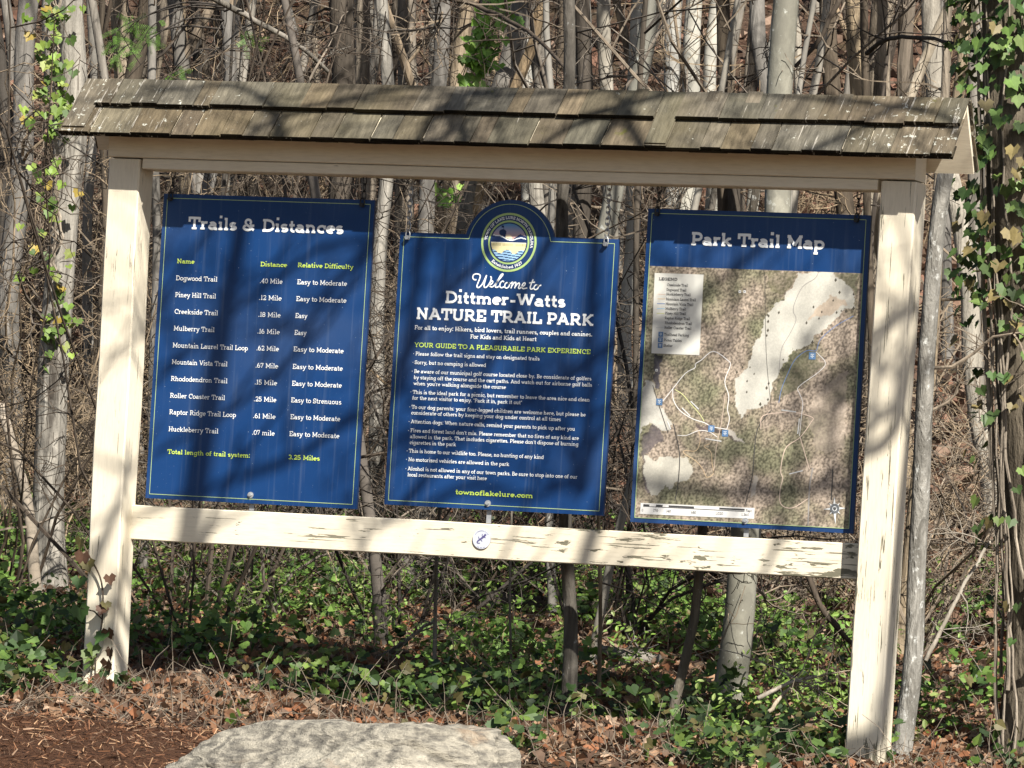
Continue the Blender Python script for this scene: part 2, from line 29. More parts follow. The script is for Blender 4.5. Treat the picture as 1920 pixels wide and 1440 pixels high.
FILL=[([-7.157,25.836,6.09],[-0.1725],0.0418,'dark','slim dark brown far trunk above the map board, leftmost of 3 such',11.0,'far'),([-3.36,20.615,4.143],[-0.066],0.0301,'dark','slim dark brown far trunk above the map board, second from left of 3 such',11.0,'far'),([-0.767,13.611,2.415],[-0.1757],0.0171,'dark','slim dark brown far trunk above the map board, third from left of 3 such',11.0,'far'),([-2.659,13.534,2.482],[0.0426],0.0274,'grey','slim grey far trunk above the map board, leftmost of 8 such',11.0,'far'),([-8.08,30.331,7.839],[-0.0983],0.0431,'grey','slim grey far trunk above the map board, second from left of 8 such',11.0,'far'),([-1.603,12.14,2.114],[0.0736],0.0241,'grey','slim grey far trunk above the map board, third from left of 8 such',11.0,'far'),([-7.256,29.446,7.466],[-0.1157],0.0661,'grey','slim grey far trunk above the map board, fourth from left of 8 such',11.0,'far'),([-6.463,27.898,6.842],[-0.0389],0.0452,'grey','slim grey far trunk above the map board, fifth from left of 8 such',11.0,'far'),([-5.104,24.892,5.639],[0.0929],0.0449,'grey','slim grey far trunk above the map board, sixth from left of 8 such',11.0,'far'),([-6.328,28.348,7.007],[-0.0657],0.0573,'grey','slim grey far trunk above the map board, seventh from left of 8 such',11.0,'far'),([-6.768,29.849,7.597],[-0.0961],0.0654,'grey','slim grey far trunk above the map board, eighth from left of 8 such',11.0,'far'),([-10.477,20.312,4.393],[-0.1845],0.0464,'grey','slim grey far trunk left of the roof, leftmost of 2 such',11.0,'far'),([-15.09,29.916,7.948],[0.0126],0.0437,'grey','slim grey far trunk left of the roof, second from left of 2 such',11.0,'far'),([-3.335,23.979,5.212],[-0.1361],0.0254,'grey','slim grey far trunk right of the roof, leftmost of 2 such',11.0,'far'),([-3.009,23.539,5.03],[0.0833],0.0359,'grey','slim grey far trunk right of the roof, second from left of 2 such',11.0,'far'),([-0.592,13.264,2.327],[0.0782],0.0178,'furrow_tan','slim tan furrowed far trunk right of the roof, leftmost of 2 such',11.0,'far'),([-5.568,29.841,7.54],[-0.2086],0.0564,'furrow_tan','slim tan furrowed far trunk right of the roof, second from left of 2 such',11.0,'far'),([-7.873,20.063,4.219],[0.0871],0.0325,'grey','slim grey far trunk above the welcome board, leftmost of 8 such',11.0,'far'),([-9.176,23.062,5.127],[-0.2182],0.0306,'grey','slim grey far trunk above the welcome board, second from left of 8 such',11.0,'far'),([-10.801,27.858,7.022],[-0.1001],0.0487,'grey','slim grey far trunk above the welcome board, third from left of 8 such',11.0,'far'),([-4.805,14.319,2.76],[-0.0445],0.0209,'grey','slim grey far trunk above the welcome board, fourth from left of 8 such',11.0,'far'),([-8.261,22.57,4.898],[-0.0729],0.0263,'grey','slim grey far trunk above the welcome board, fifth from left of 8 such',11.0,'far'),([-5.024,15.747,3.098],[-0.0671],0.0331,'grey','slim grey far trunk above the welcome board, sixth from left of 8 such',11.0,'far'),([-6.147,19.435,3.997],[0.0093],0.033,'grey','slim grey far trunk above the welcome board, seventh from left of 8 such',11.0,'far'),([-4.589,15.931,3.121],[-0.0656],0.0359,'grey','slim grey far trunk above the welcome board, eighth from left of 8 such',11.0,'far'),([-11.683,30.768,8.168],[-0.0582],0.0691,'dark','slim dark brown far trunk above the welcome board, leftmost of 5 such',11.0,'far'),([-9.096,27.334,6.746],[0.0612],0.0654,'dark','slim dark brown far trunk above the welcome board, second from left of 5 such',11.0,'far'),([-8.481,25.59,6.056],[-0.2215],0.0315,'dark','slim dark brown far trunk above the welcome board, third from left of 5 such',11.0,'far'),([-5.026,17.77,3.563],[-0.1339],0.0458,'dark','slim dark brown far trunk above the welcome board, fourth from left of 5 such',11.0,'far'),([-6.516,22.479,4.785],[-0.0251],0.0522,'dark','slim dark brown far trunk above the welcome board, fifth from left of 5 such',11.0,'far'),([-7.979,15.335,3.136],[-0.23],0.0241,'dark','the one slim dark brown far trunk deep in the wood left of the roof',11.0,'far'),([-12.042,29.327,7.636],[-0.0052],0.0653,'furrow_tan','slim tan furrowed far trunk above the welcome board, leftmost of 4 such',11.0,'far'),([-7.879,20.624,4.348],[-0.187],0.0239,'furrow_tan','slim tan furrowed far trunk above the welcome board, second from left of 4 such',11.0,'far'),([-4.88,16.82,3.338],[-0.0455],0.044,'furrow_tan','slim tan furrowed far trunk above the welcome board, third from left of 4 such',11.0,'far'),([-8.771,29.362,7.502],[-0.1887],0.0583,'furrow_tan','slim tan furrowed far trunk above the welcome board, fourth from left of 4 such',11.0,'far'),([-5.581,22.613,4.794],[-0.1608],0.0406,'furrow_pale','slim pale furrowed far trunk above the map board, leftmost of 4 such',11.0,'far'),([-6.651,26.193,6.203],[0.0385],0.0506,'furrow_pale','slim pale furrowed far trunk above the map board, second from left of 4 such',11.0,'far'),([-7.292,29.996,7.677],[0.0009],0.0702,'furrow_pale','slim pale furrowed far trunk above the map board, third from left of 4 such',11.0,'far'),([-1.721,14.192,2.592],[-0.0117],0.0311,'furrow_pale','slim pale furrowed far trunk above the map board, fourth from left of 4 such',11.0,'far'),([-14.693,28.428,7.383],[0.0462],0.0504,'furrow_pale','slim pale furrowed far trunk left of the roof, leftmost of 2 such',11.0,'far'),([-14.624,29.321,7.722],[-0.007],0.0622,'furrow_pale','slim pale furrowed far trunk left of the roof, second from left of 2 such',11.0,'far'),([-12.31,25.968,6.372],[0.066],0.047,'dark','slim dark brown far trunk above the trails board, leftmost of 3 such',11.0,'far'),([-11.49,26.115,6.391],[0.0195],0.0401,'dark','slim dark brown far trunk above the trails board, second from left of 3 such',11.0,'far'),([-6.297,15.31,3.055],[-0.2328],0.0319,'dark','slim dark brown far trunk above the trails board, third from left of 3 such',11.0,'far'),([-1.612,16.976,3.227],[-0.0317],0.0417,'dark','slim dark brown far trunk right of the roof, leftmost of 2 such',11.0,'far'),([-4.308,28.448,6.954],[-0.0654],0.04,'dark','slim dark brown far trunk right of the roof, second from left of 2 such',11.0,'far'),([-12.768,30.23,8.012],[-0.1766],0.0611,'smooth_pale','slim pale smooth far trunk above the welcome board, leftmost of 4 such',11.0,'far'),([-6.293,17.199,3.489],[0.0634],0.0546,'smooth_pale','slim pale smooth far trunk above the welcome board, second from left of 4 such',11.0,'far'),([-6.547,18.096,3.707],[-0.0521],0.037,'smooth_pale','slim pale smooth far trunk above the welcome board, third from left of 4 such',11.0,'far'),([-7.962,27.526,6.768],[-0.048],0.0293,'smooth_pale','slim pale smooth far trunk above the welcome board, fourth from left of 4 such',11.0,'far'),([-6.962,13.977,2.778],[0.0101],0.0216,'furrow_tan','slim tan furrowed far trunk above the trails board, leftmost of 4 such',11.0,'far'),([-5.358,12.303,2.321],[-0.2068],0.0169,'furrow_tan','slim tan furrowed far trunk above the trails board, second from left of 4 such',11.0,'far'),([-5.463,11.971,2.249],[0.0806],0.0213,'furrow_tan','slim tan furrowed far trunk above the trails board, third from left of 4 such',11.0,'far'),([-13.332,29.82,7.881],[-0.0901],0.0325,'furrow_tan','slim tan furrowed far trunk above the trails board, fourth from left of 4 such',11.0,'far'),([0.717,11.457,1.853],[-0.0867],0.0223,'smooth_pale','slim pale smooth far trunk right of the roof, leftmost of 2 such',11.0,'far'),([-4.175,28.045,6.795],[-0.1755],0.0318,'smooth_pale','slim pale smooth far trunk right of the roof, second from left of 2 such',11.0,'far'),([-13.829,26.755,6.739],[-0.0302],0.0637,'furrow_tan','the one slim tan furrowed far trunk deep in the wood left of the roof',11.0,'far'),([-14.032,30.104,8.019],[-0.1972],0.0706,'grey','slim grey far trunk above the trails board, leftmost of 2 such',11.0,'far'),([-10.111,24.433,5.689],[0.098],0.0547,'grey','slim grey far trunk above the trails board, second from left of 2 such',11.0,'far'),([-8.335,26.512,6.4],[-0.0826],0.0344,'furrow_pale','the one slim pale furrowed far trunk deep in the wood above the welcome board',11.0,'far'),([-8.61,17.815,3.735],[-0.1742],0.0506,'furrow_pale','the one slim pale furrowed far trunk deep in the wood above the trails board',11.0,'far'),([-7.497,26.76,6.456],[-0.2015],0.0356,'furrow_tan','the one slim tan furrowed far trunk deep in the wood above the map board',11.0,'far'),([0.561,8.039,1.074],[-0.1866],0.0529,'grey','stout grey trunk mid-slope above the map board',9.0,'far'),([-0.492,7.151,0.917],[-0.0412],0.0503,'dark','stout dark brown trunk mid-slope above the welcome board',9.0,'far'),([-2.707,9.93,1.656],[-0.0312],0.0641,'furrow_tan','stout tan furrowed trunk mid-slope above the welcome board, leftmost of 2',9.0,'far'),([-1.871,8.639,1.321],[-0.006],0.0541,'furrow_tan','stout tan furrowed trunk mid-slope above the welcome board, second from left of 2',9.0,'far'),([-3.672,7.003,1.026],[-0.1597],0.0433,'dark','stout dark brown trunk mid-slope left of the roof',9.0,'far'),([1.802,7.26,0.839],[-0.1741],0.0587,'furrow_pale','stout pale furrowed trunk mid-slope right of the roof',9.0,'far'),([1.014,9.524,1.395],[-0.0658],0.0568,'grey','stout grey trunk mid-slope right of the roof, leftmost of 2',9.0,'far'),([2.06,7.092,0.788],[-0.1439],0.0363,'grey','stout grey trunk mid-slope right of the roof, second from left of 2',9.0,'far'),([-2.738,7.576,1.116],[-0.1961],0.051,'grey','stout grey trunk mid-slope above the trails board, leftmost of 2',9.0,'far'),([-2.59,6.848,0.941],[-0.0024],0.0398,'grey','stout grey trunk mid-slope above the trails board, second from left of 2',9.0,'far'),([-0.15,8.567,1.227],[-0.0705],0.0463,'dark','stout dark brown trunk mid-slope above the map board, leftmost of 4',9.0,'far'),([-0.113,8.471,1.203],[-0.0106],0.0377,'dark','stout dark brown trunk mid-slope above the map board, second from left of 4',9.0,'far'),([-0.177,11.249,1.845],[-0.1854],0.0625,'dark','stout dark brown trunk mid-slope above the map board, third from left of 4',9.0,'far'),([0.493,9.083,1.317],[0.0325],0.0499,'dark','stout dark brown trunk mid-slope above the map board, fourth from left of 4',9.0,'far'),([-3.163,6.603,0.911],[0.0571],0.0526,'dark','stout dark brown trunk mid-slope above the trails board, leftmost of 2',9.0,'far'),([-4.549,11.965,2.207],[-0.1402],0.0655,'dark','stout dark brown trunk mid-slope above the trails board, second from left of 2',9.0,'far'),([-1.334,8.994,1.379],[-0.1756],0.0482,'furrow_pale','stout pale furrowed trunk mid-slope above the welcome board',9.0,'far'),([-1.831,8.153,1.208],[-0.0128],0.0523,'grey','stout grey trunk mid-slope above the welcome board, leftmost of 2',9.0,'far'),([-1.591,9.482,1.502],[-0.063],0.0585,'grey','stout grey trunk mid-slope above the welcome board, second from left of 2',9.0,'far'),([1.075,8.094,1.063],[-0.1808],0.0561,'furrow_tan','stout tan furrowed trunk mid-slope above the map board',9.0,'far'),([-3.337,6.704,0.942],[-0.0838],0.0508,'furrow_pale','stout pale furrowed trunk mid-slope left of the roof',9.0,'far'),([-4.897,10.819,1.959],[0.039],0.0685,'furrow_tan','stout tan furrowed trunk mid-slope above the trails board',9.0,'far')]
IVYV={'left':[[-1.672,2.88,3.149],[-1.671,2.88,2.972],[-1.685,2.88,2.846],[-1.633,2.88,2.708],[-1.611,2.88,2.582],[-1.627,2.88,2.494],[-1.625,2.88,2.292],[-1.617,2.88,2.066],[-1.614,2.88,1.815]],'column':[[-0.137,4.7,3.399],[-0.171,4.7,3.267],[-0.207,4.7,3.16],[-0.228,4.7,3.054],[-0.252,4.7,2.975],[-0.34,4.7,2.365]]}
HEML=[[-1.669,3.6,3.088],[-1.605,3.6,3.11],[-1.505,3.6,3.099],[-1.515,3.6,3.034],[-1.645,3.6,2.993],[-1.378,3.6,2.882],[-1.041,3.6,3.081],[-1.221,3.6,3.052],[-1.343,3.6,3.197]]
LOGS=[[[0.007,4.4,0.488],[0.446,4.4,0.527],[0.878,4.4,0.601]],[[1.318,2.6,0.261],[1.458,2.6,0.245],[1.599,2.6,0.194]]]
STICKS=[([[0.717,1.6,0.166],[0.823,1.6,0.253],[0.918,1.6,0.323]],0.011),([[1.397,0.7,0.062],[1.493,0.7,0.035],[1.6,0.7,0.02],[1.658,0.7,-0.042],[1.667,0.7,-0.107]],0.01),([[3.329,0.9,0.277],[3.389,1.0,0.476],[3.481,1.1,0.721],[3.504,1.15,0.778]],0.01),([[2.791,0.4,0.091],[2.889,0.5,0.161],[2.967,0.6,0.192]],0.01),([[2.839,0.4,0.041],[2.88,0.5,0.129],[2.895,0.55,0.162]],0.009),([[-0.954,3.0,3.17],[-0.825,3.2,3.088],[-0.658,3.4,2.988],[-0.569,3.6,2.873]],0.017),([[2.269,2.6,3.17],[2.179,2.6,2.972],[2.075,2.6,2.852],[1.953,2.6,2.731]],0.012),([[2.72,1.2,0.597],[2.783,1.2,0.468],[2.905,1.2,0.343],[2.953,1.2,0.313]],0.014),([[0.976,-0.6,-0.202],[0.671,-0.5,-0.095],[0.345,-0.4,-0.104],[0.321,-0.4,-0.102]],0.006),([[0.113,3.0,3.216],[0.409,3.0,3.137],[0.893,2.2,2.973],[1.24,1.6,2.838],[1.675,0.8,2.631]],0.013),([[2.53,2.2,2.874],[2.673,2.0,2.911],[2.876,1.8,2.903],[3.107,1.5,2.85],[3.353,1.3,2.765]],0.011)]

SUN_EL=math.radians(41.0); SUN_AZ=math.radians(43.0)       # azimuth: to the right of the board's own normal
SDIR=np.array([math.sin(SUN_AZ)*math.cos(SUN_EL),-math.cos(SUN_AZ)*math.cos(SUN_EL),math.sin(SUN_EL)])
SUN_STRENGTH=5.0; SKY_STRENGTH=0.052; EXPOSURE=0.98
def setup():
    cd=bpy.data.cameras.new('camera'); co=bpy.data.objects.new('camera',cd); COL.objects.link(co)
    r,u,f=[Vector(CAM[k]).normalized() for k in 'ruf']
    m=Matrix((r,u,-f)).transposed().to_4x4(); m.translation=Vector(CAM['pos']); co.matrix_world=m
    cd.sensor_width=36.0; cd.lens=CAM['F']/1920*36.0; cd.clip_start=0.5; cd.clip_end=2000
    SC.camera=co
    w=bpy.data.worlds.new('World'); SC.world=w; w.use_nodes=True
    nt=w.node_tree; bg=nt.nodes['Background']
    s=nt.nodes.new('ShaderNodeTexSky'); s.sky_type='NISHITA'; s.sun_disc=False
    s.sun_elevation=SUN_EL; s.sun_rotation=math.atan2(SDIR[0],SDIR[1]); s.air_density=1.0; s.dust_density=1.2
    nt.links.new(s.outputs[0],bg.inputs[0]); bg.inputs[1].default_value=SKY_STRENGTH
    ld=bpy.data.lights.new('sun','SUN'); ld.energy=SUN_STRENGTH; ld.angle=math.radians(0.53); ld.color=(1,0.955,0.88)
    lo=bpy.data.objects.new('sun',ld); COL.objects.link(lo)
    lo.rotation_euler=Vector(SDIR).to_track_quat('Z','Y').to_euler()
    v=SC.view_settings; v.view_transform='Standard'; v.look='None'; v.gamma=1.0; v.exposure=EXPOSURE; v.use_curve_mapping=False
setup()
rng=random.Random(11); NR=np.random.default_rng(7)
# ---------------------------------------------------------------- mesh helpers
class MB:
    """collects triangles and quads, then links them as ONE mesh object"""
    def __init__(s): s.V=[];s.Q=[];s.T=[];s.n=0;s.C=[];s.MQ=[];s.MT=[]
    def add(s,V,Q=None,T=None,c=None,m=0):
        V=np.asarray(V,float).reshape(-1,3); k=len(V); s.V.append(V)
        if Q is not None and len(Q): Q=np.asarray(Q,int).reshape(-1,4); s.Q.append(Q+s.n); s.MQ.append(np.full(len(Q),m))
        if T is not None and len(T): T=np.asarray(T,int).reshape(-1,3); s.T.append(T+s.n); s.MT.append(np.full(len(T),m))
        if c is None: c=(0.5,0.5,0.5)
        c=np.asarray(c,float)
        s.C.append(np.tile(c,(k,1)) if c.ndim==1 else c); s.n+=k
    def build(s,name,mats,parent=None,smooth=False,origin=None,attr=True):
        V=np.concatenate(s.V) if s.V else np.zeros((0,3))
        if origin is not None: V=V-np.asarray(origin,float)
        Q=np.concatenate(s.Q) if s.Q else np.zeros((0,4),int); T=np.concatenate(s.T) if s.T else np.zeros((0,3),int)
        me=bpy.data.meshes.new(name); me.vertices.add(len(V)); me.vertices.foreach_set('co',V.ravel())
        li=np.concatenate([Q.ravel(),T.ravel()]); me.loops.add(len(li)); me.loops.foreach_set('vertex_index',li)
        tot=np.concatenate([np.full(len(Q),4),np.full(len(T),3)]).astype(int); st=np.concatenate([[0],np.cumsum(tot)[:-1]]) if len(tot) else tot
        me.polygons.add(len(tot)); me.polygons.foreach_set('loop_start',st); me.polygons.foreach_set('loop_total',tot)
        mats=mats if isinstance(mats,(list,tuple)) else [mats]
        for m in mats: me.materials.append(m)
        if len(mats)>1: me.polygons.foreach_set('material_index',np.concatenate(s.MQ+s.MT).astype(int))
        if attr and len(V):
            a=me.color_attributes.new('tint','FLOAT_COLOR','POINT'); C=np.concatenate(s.C); a.data.foreach_set('color',np.hstack([C,np.ones((len(C),1))]).ravel())
        me.update(calc_edges=True); me.validate()
        me.polygons.foreach_set('use_smooth',np.full(len(me.polygons),bool(smooth)))
        o=bpy.data.objects.new(name,me); COL.objects.link(o)
        if parent is not None: o.parent=parent
        return o
def tag(o,label=None,cat=None,group=None,kind=None):
    if label: o['label']=label
    if cat: o['category']=cat
    if group: o['group']=group
    if kind: o['kind']=kind
    return o
def empty(name,loc=(0,0,0)):
    o=bpy.data.objects.new(name,None); COL.objects.link(o); o.location=loc; o.empty_display_size=.1; return o
def copy_tree(o,parent=None):
    c=o.copy(); COL.objects.link(c); c.parent=parent
    for ch in list(o.children): copy_tree(ch,c)
    return c
def tube(mb,pts,rad,n=6,c=None,cap=True,jit=0.0,m=0,ph=0.0):
    P=np.asarray(pts,float); k=len(P); R=np.broadcast_to(np.asarray(rad,float),(k,))
    t=np.gradient(P,axis=0); t/=np.linalg.norm(t,axis=1,keepdims=True)+1e-12
    ref=np.array([0,0,1.]) if abs(t[:,2]).mean()<.75 else np.array([1.,0.1,0])
    a=np.cross(t,ref); a/=np.linalg.norm(a,axis=1,keepdims=True)+1e-12; b=np.cross(t,a)
    th=np.arange(n)*2*math.pi/n+ph
    rr=R[:,None]*np.ones((k,n))
    if jit: rr=rr*(1+jit*(NR.random((k,n))-.5)*2)
    V=P[:,None,:]+rr[:,:,None]*(np.cos(th)[None,:,None]*a[:,None,:]+np.sin(th)[None,:,None]*b[:,None,:])
    i=np.arange(k-1)[:,None]*n; j=np.arange(n)[None,:]; j2=(j+1)%n
    Q=np.stack([i+j,i+j2,i+n+j2,i+n+j],-1).reshape(-1,4)
    V=V.reshape(-1,3); T=[]
    if cap and n>3:
        V=np.vstack([V,P[0],P[-1]]); q=len(V)
        T=[(q-2,(x+1)%n,x) for x in range(n)]+[(q-1,(k-1)*n+x,(k-1)*n+(x+1)%n) for x in range(n)]
    mb.add(V,Q,T,c=c,m=m)
BOXQ=[(0,1,3,2),(4,6,7,5),(0,4,5,1),(2,3,7,6),(0,2,6,4),(1,5,7,3)]
def box(mb,lo,hi,c=None,m=0):
    x0,y0,z0=lo;x1,y1,z1=hi
    mb.add([(x,y,z) for x in (x0,x1) for y in (y0,y1) for z in (z0,z1)],BOXQ,c=c,m=m)
def beam(mb,lo,hi,nx=1,nz=1,ch=.004,shift=None,wob=.0):
    """long board with chamfered edges, cut into rings so that it can lean and wander"""
    lo=np.array(lo,float);hi=np.array(hi,float); ax=int(np.argmax(hi-lo)); o=[i for i in range(3) if i!=ax]
    n=max(nx,2); prof=[]
    a0,a1,b0,b1=lo[o[0]],hi[o[0]],lo[o[1]],hi[o[1]]
    for (a,b,da,db) in [(a0,b0,1,1),(a1,b0,-1,1),(a1,b1,-1,-1),(a0,b1,1,-1)]:
        p=[(a+da*ch,b),(a,b+db*ch)]
        prof+= p[::-1] if da*db>0 else p
    prof=np.array(prof); k=len(prof); V=[]
    for i in range(n):
        t=i/(n-1); x=lo[ax]+(hi[ax]-lo[ax])*t
        for q in prof:
            v=[0,0,0]; v[ax]=x; v[o[0]]=q[0]; v[o[1]]=q[1]
            if wob: v[o[0]]+=wob*mnoise.noise((x*1.7,q[0]*3,q[1]*3)); v[o[1]]+=wob*mnoise.noise((x*1.7+9,q[0]*3,q[1]*3))
            if shift: v=list(np.array(v)+np.array(shift(t)))
            V.append(v)
    Q=[(i*k+j,i*k+(j+1)%k,(i+1)*k+(j+1)%k,(i+1)*k+j) for i in range(n-1) for j in range(k)]
    s=len(V); T=[]
    V.append(np.mean(V[:k],axis=0)); V.append(np.mean(V[(n-1)*k:n*k],axis=0))
    T=[(s,(j+1)%k,j) for j in range(k)]+[(s+1,(n-1)*k+j,(n-1)*k+(j+1)%k) for j in range(k)]
    mb.add(V,Q,T)
def smooth_line(P,sub=6):
    P=np.asarray(P,float); E=np.vstack([2*P[0]-P[1],P,2*P[-1]-P[-2]]); out=[]
    for i in range(1,len(E)-2):
        for s in range(sub):
            t=s/sub; a,b,c,d=E[i-1],E[i],E[i+1],E[i+2]
            out.append(.5*((2*b)+(c-a)*t+(2*a-5*b+4*c-d)*t*t+(3*b-a-3*c+d)*t**3))
    out.append(P[-1]); return np.array(out)
def ground_z(x,y):
    x=np.asarray(x,float);y=np.asarray(y,float)
    z=-.045*np.clip(x,-14,9)
    z=z-.1*np.clip(-y,0,6)-.02*np.clip(-y-6,0,12)
    return z+.1*np.clip(y-.5,0,None)+.13*np.clip(y-5,0,None)+.15*np.clip(y-22,0,None)
def bump_z(x,y):
    return np.array([.05*mnoise.noise((a*.9,b*.9,.3))+.025*mnoise.noise((a*2.7,b*2.7,1.3))-.06*math.exp(-((a-.15)**2+(b+.25)**2)/.16) for a,b in zip(np.ravel(x),np.ravel(y))])
# ---------------------------------------------------------------- material helpers
class NT:
    def __init__(s,name):
        s.m=bpy.data.materials.new(name); s.m.use_nodes=True; s.t=s.m.node_tree; s.b=s.t.nodes['Principled BSDF']; s.out=s.t.nodes['Material Output']
    def n(s,ty,**kw):
        q=s.t.nodes.new(ty)
        for k,v in kw.items(): setattr(q,k,v)
        return q
    def L(s,a,b): s.t.links.new(a,b)
    def coord(s,scale=(1,1,1),loc=(0,0,0)):
        tc=s.n('ShaderNodeTexCoord'); mp=s.n('ShaderNodeMapping'); mp.inputs['Scale'].default_value=scale; mp.inputs['Location'].default_value=loc
        s.L(tc.outputs['Object'],mp.inputs[0]); return mp.outputs[0]
    def noise(s,co,scale=5,detail=4,rough=.6,dist=0):
        q=s.n('ShaderNodeTexNoise'); q.inputs['Scale'].default_value=scale; q.inputs['Detail'].default_value=detail; q.inputs['Roughness'].default_value=rough; q.inputs['Distortion'].default_value=dist
        s.L(co,q.inputs['Vector']); return q.outputs['Fac']
    def ramp(s,f,stops):
        q=s.n('ShaderNodeValToRGB'); e=q.color_ramp.elements
        while len(e)<len(stops): e.new(.5)
        for i,(p,c) in enumerate(stops):
            e[i].position=p; e[i].color=(c,c,c,1) if not isinstance(c,(tuple,list)) else (*c,1)
        s.L(f,q.inputs[0]); return q.outputs[0]
    def mix(s,f,a,b,mode='MIX'):
        q=s.n('ShaderNodeMix',data_type='RGBA',blend_type=mode)
        for v,i in ((f,0),(a,6),(b,7)):
            if isinstance(v,(int,float)): q.inputs[i].default_value=v
            elif isinstance(v,tuple): q.inputs[i].default_value=(*v,1)
            else: s.L(v,q.inputs[i])
        return q.outputs[2]
    def math(s,op,a,b=0.0):
        q=s.n('ShaderNodeMath',operation=op)
        for v,i in ((a,0),(b,1)):
            if isinstance(v,(int,float)): q.inputs[i].default_value=v
            else: s.L(v,q.inputs[i])
        return q.outputs[0]
    def attr(s,name='tint'):
        q=s.n('ShaderNodeAttribute'); q.attribute_name=name; return q.outputs['Color']
    def sep(s,c):
        q=s.n('ShaderNodeSeparateXYZ'); s.L(c,q.inputs[0]); return q.outputs
    def rnd(s): return s.n('ShaderNodeObjectInfo').outputs['Random']
    def bump(s,h,st=.5,d=.01):
        q=s.n('ShaderNodeBump'); q.inputs['Strength'].default_value=st; q.inputs['Distance'].default_value=d; s.L(h,q.inputs['Height']); s.L(q.outputs[0],s.b.inputs['Normal'])
    def done(s,col,rough=.8,spec=.3):
        if isinstance(col,tuple): s.b.inputs['Base Color'].default_value=(*col,1)
        else: s.L(col,s.b.inputs['Base Color'])
        if isinstance(rough,(int,float)): s.b.inputs['Roughness'].default_value=rough
        else: s.L(rough,s.b.inputs['Roughness'])
        s.b.inputs['Specular IOR Level'].default_value=spec
        return s.m
def flat(name,c,rough=.6,spec=.3,metal=0):
    q=NT(name); q.b.inputs['Metallic'].default_value=metal; return q.done(c,rough,spec)
def bark(name,dark,light,ridge=1.0,vs=1.2,hs=16,spots=None,bands=0,bump=.6,var=.35):
    q=NT(name); co=q.coord((hs,hs,vs)); co2=q.coord((3,3,1.0)); co3=q.coord((1,1,1))
    a=q.noise(co,1,5,.65,.6); b=q.noise(co2,1.3,4,.6)
    f=q.ramp(a,[(.47-.06*ridge,0.0),(.58,1.0)]) if ridge else q.ramp(b,[(.3,0.0),(.7,1.0)])
    c=q.mix(f,dark,light); mo=q.noise(q.coord((16,16,9)),1,4,.65); c=q.mix(q.ramp(mo,[(.44,.75 if not ridge else .45),(.56,0.0)]),c,tuple(v*.5 for v in light))
    c=q.mix(q.ramp(b,[(.3,0.0),(.75,1.0)]),c,tuple(v*.62 for v in light),'MIX') if ridge else q.mix(q.ramp(a,[(.35,0.0),(.75,.5)]),c,tuple(v*.6 for v in light))
    if bands:
        bn=q.noise(q.coord((2,2,60)),1,3,.6); c=q.mix(q.ramp(bn,[(.52,0.0),(.7,.75)]),c,tuple(v*.45 for v in light))
    if spots:
        sp=q.noise(q.coord((20,20,14)),1.5,5,.7); c=q.mix(q.ramp(sp,[(spots[1],0.0),(spots[1]+.10,.9)]),c,spots[0])
    r=q.rnd(); k=q.math('ADD',q.math('MULTIPLY',r,var),1-var/2)
    v=q.n('ShaderNodeHueSaturation'); q.L(k,v.inputs['Value']); q.L(c,v.inputs['Color']); q.L(q.math('ADD',q.math('MULTIPLY',r,.5),.7),v.inputs['Saturation'])
    q.bump(q.math('ADD',a,q.math('MULTIPLY',mo,.6)) if ridge else q.noise(q.coord((30,30,14)),1,4,.6),bump,.022 if ridge else .005)
    return q.done(v.outputs[0],.9,.15)
def paint(name,base,flake=.0,along='x',grad=None,tint=(.93,.9,.85)):
    """old cream paint, worn to grey wood along the grain"""
    q=NT(name)
    sc={'x':(5.5,48,48),'z':(48,48,5.0)}[along]; sc2={'x':(2.4,130,130),'z':(130,130,2.2)}[along]
    g=q.noise(q.coord(sc),1,5,.65,.3); big=q.noise(q.coord((1.3,1.3,1.3)),1.6,4,.6); fine=q.noise(q.coord(tuple(v*3 for v in sc)),1,3,.6)
    c=q.mix(q.ramp(big,[(.35,0.0),(.72,1.0)]),base,tuple(base[i]*tint[i] for i in range(3)))
    c=q.mix(q.ramp(fine,[(.42,0.0),(.8,.28)]),c,(.36,.31,.22))
    th=q.math('ADD',q.math('MULTIPLY',g,.72),q.math('MULTIPLY',big,.28))
    wear=q.math('ADD',th,flake)
    if grad:
        ax,a,b,amt=grad; s=q.sep(q.coord())[ax]
        mr=q.n('ShaderNodeMapRange'); q.L(s,mr.inputs[0]); mr.inputs[1].default_value=a; mr.inputs[2].default_value=b; mr.inputs[3].default_value=0; mr.inputs[4].default_value=amt
        wear=q.math('ADD',wear,mr.outputs[0])
    f=q.ramp(wear,[(.612,0.0),(.63,1.0)])
    crk=q.noise(q.coord(sc2),1,2,.5); f2=q.ramp(q.math('ADD',q.math('SUBTRACT',wear,.5),crk),[(.668,0.0),(.692,.9)]); f=q.math('MAXIMUM',f,f2)
    wood=q.mix(fine,(.075,.07,.045),(.24,.22,.155))
    chk=q.noise(q.coord({'x':(9,30,30),'z':(34,34,8)}[along],(3,1,2)),1,4,.6); f3=q.ramp(q.math('ADD',q.math('MULTIPLY',chk,.8),q.math('SUBTRACT',wear,q.math('MULTIPLY',th,.75))),[(.665,0.0),(.685,1.0)] if along=='x' else [(.715,0.0),(.735,1.0)]) if grad else 0.0
    f=q.math('MAXIMUM',f,f3) if grad else f
    c=q.mix(f,c,wood)
    h=q.math('SUBTRACT',q.math('MULTIPLY',fine,.35),f)
    q.bump(h,.5,.0025)
    return q.done(c,.62,.28)
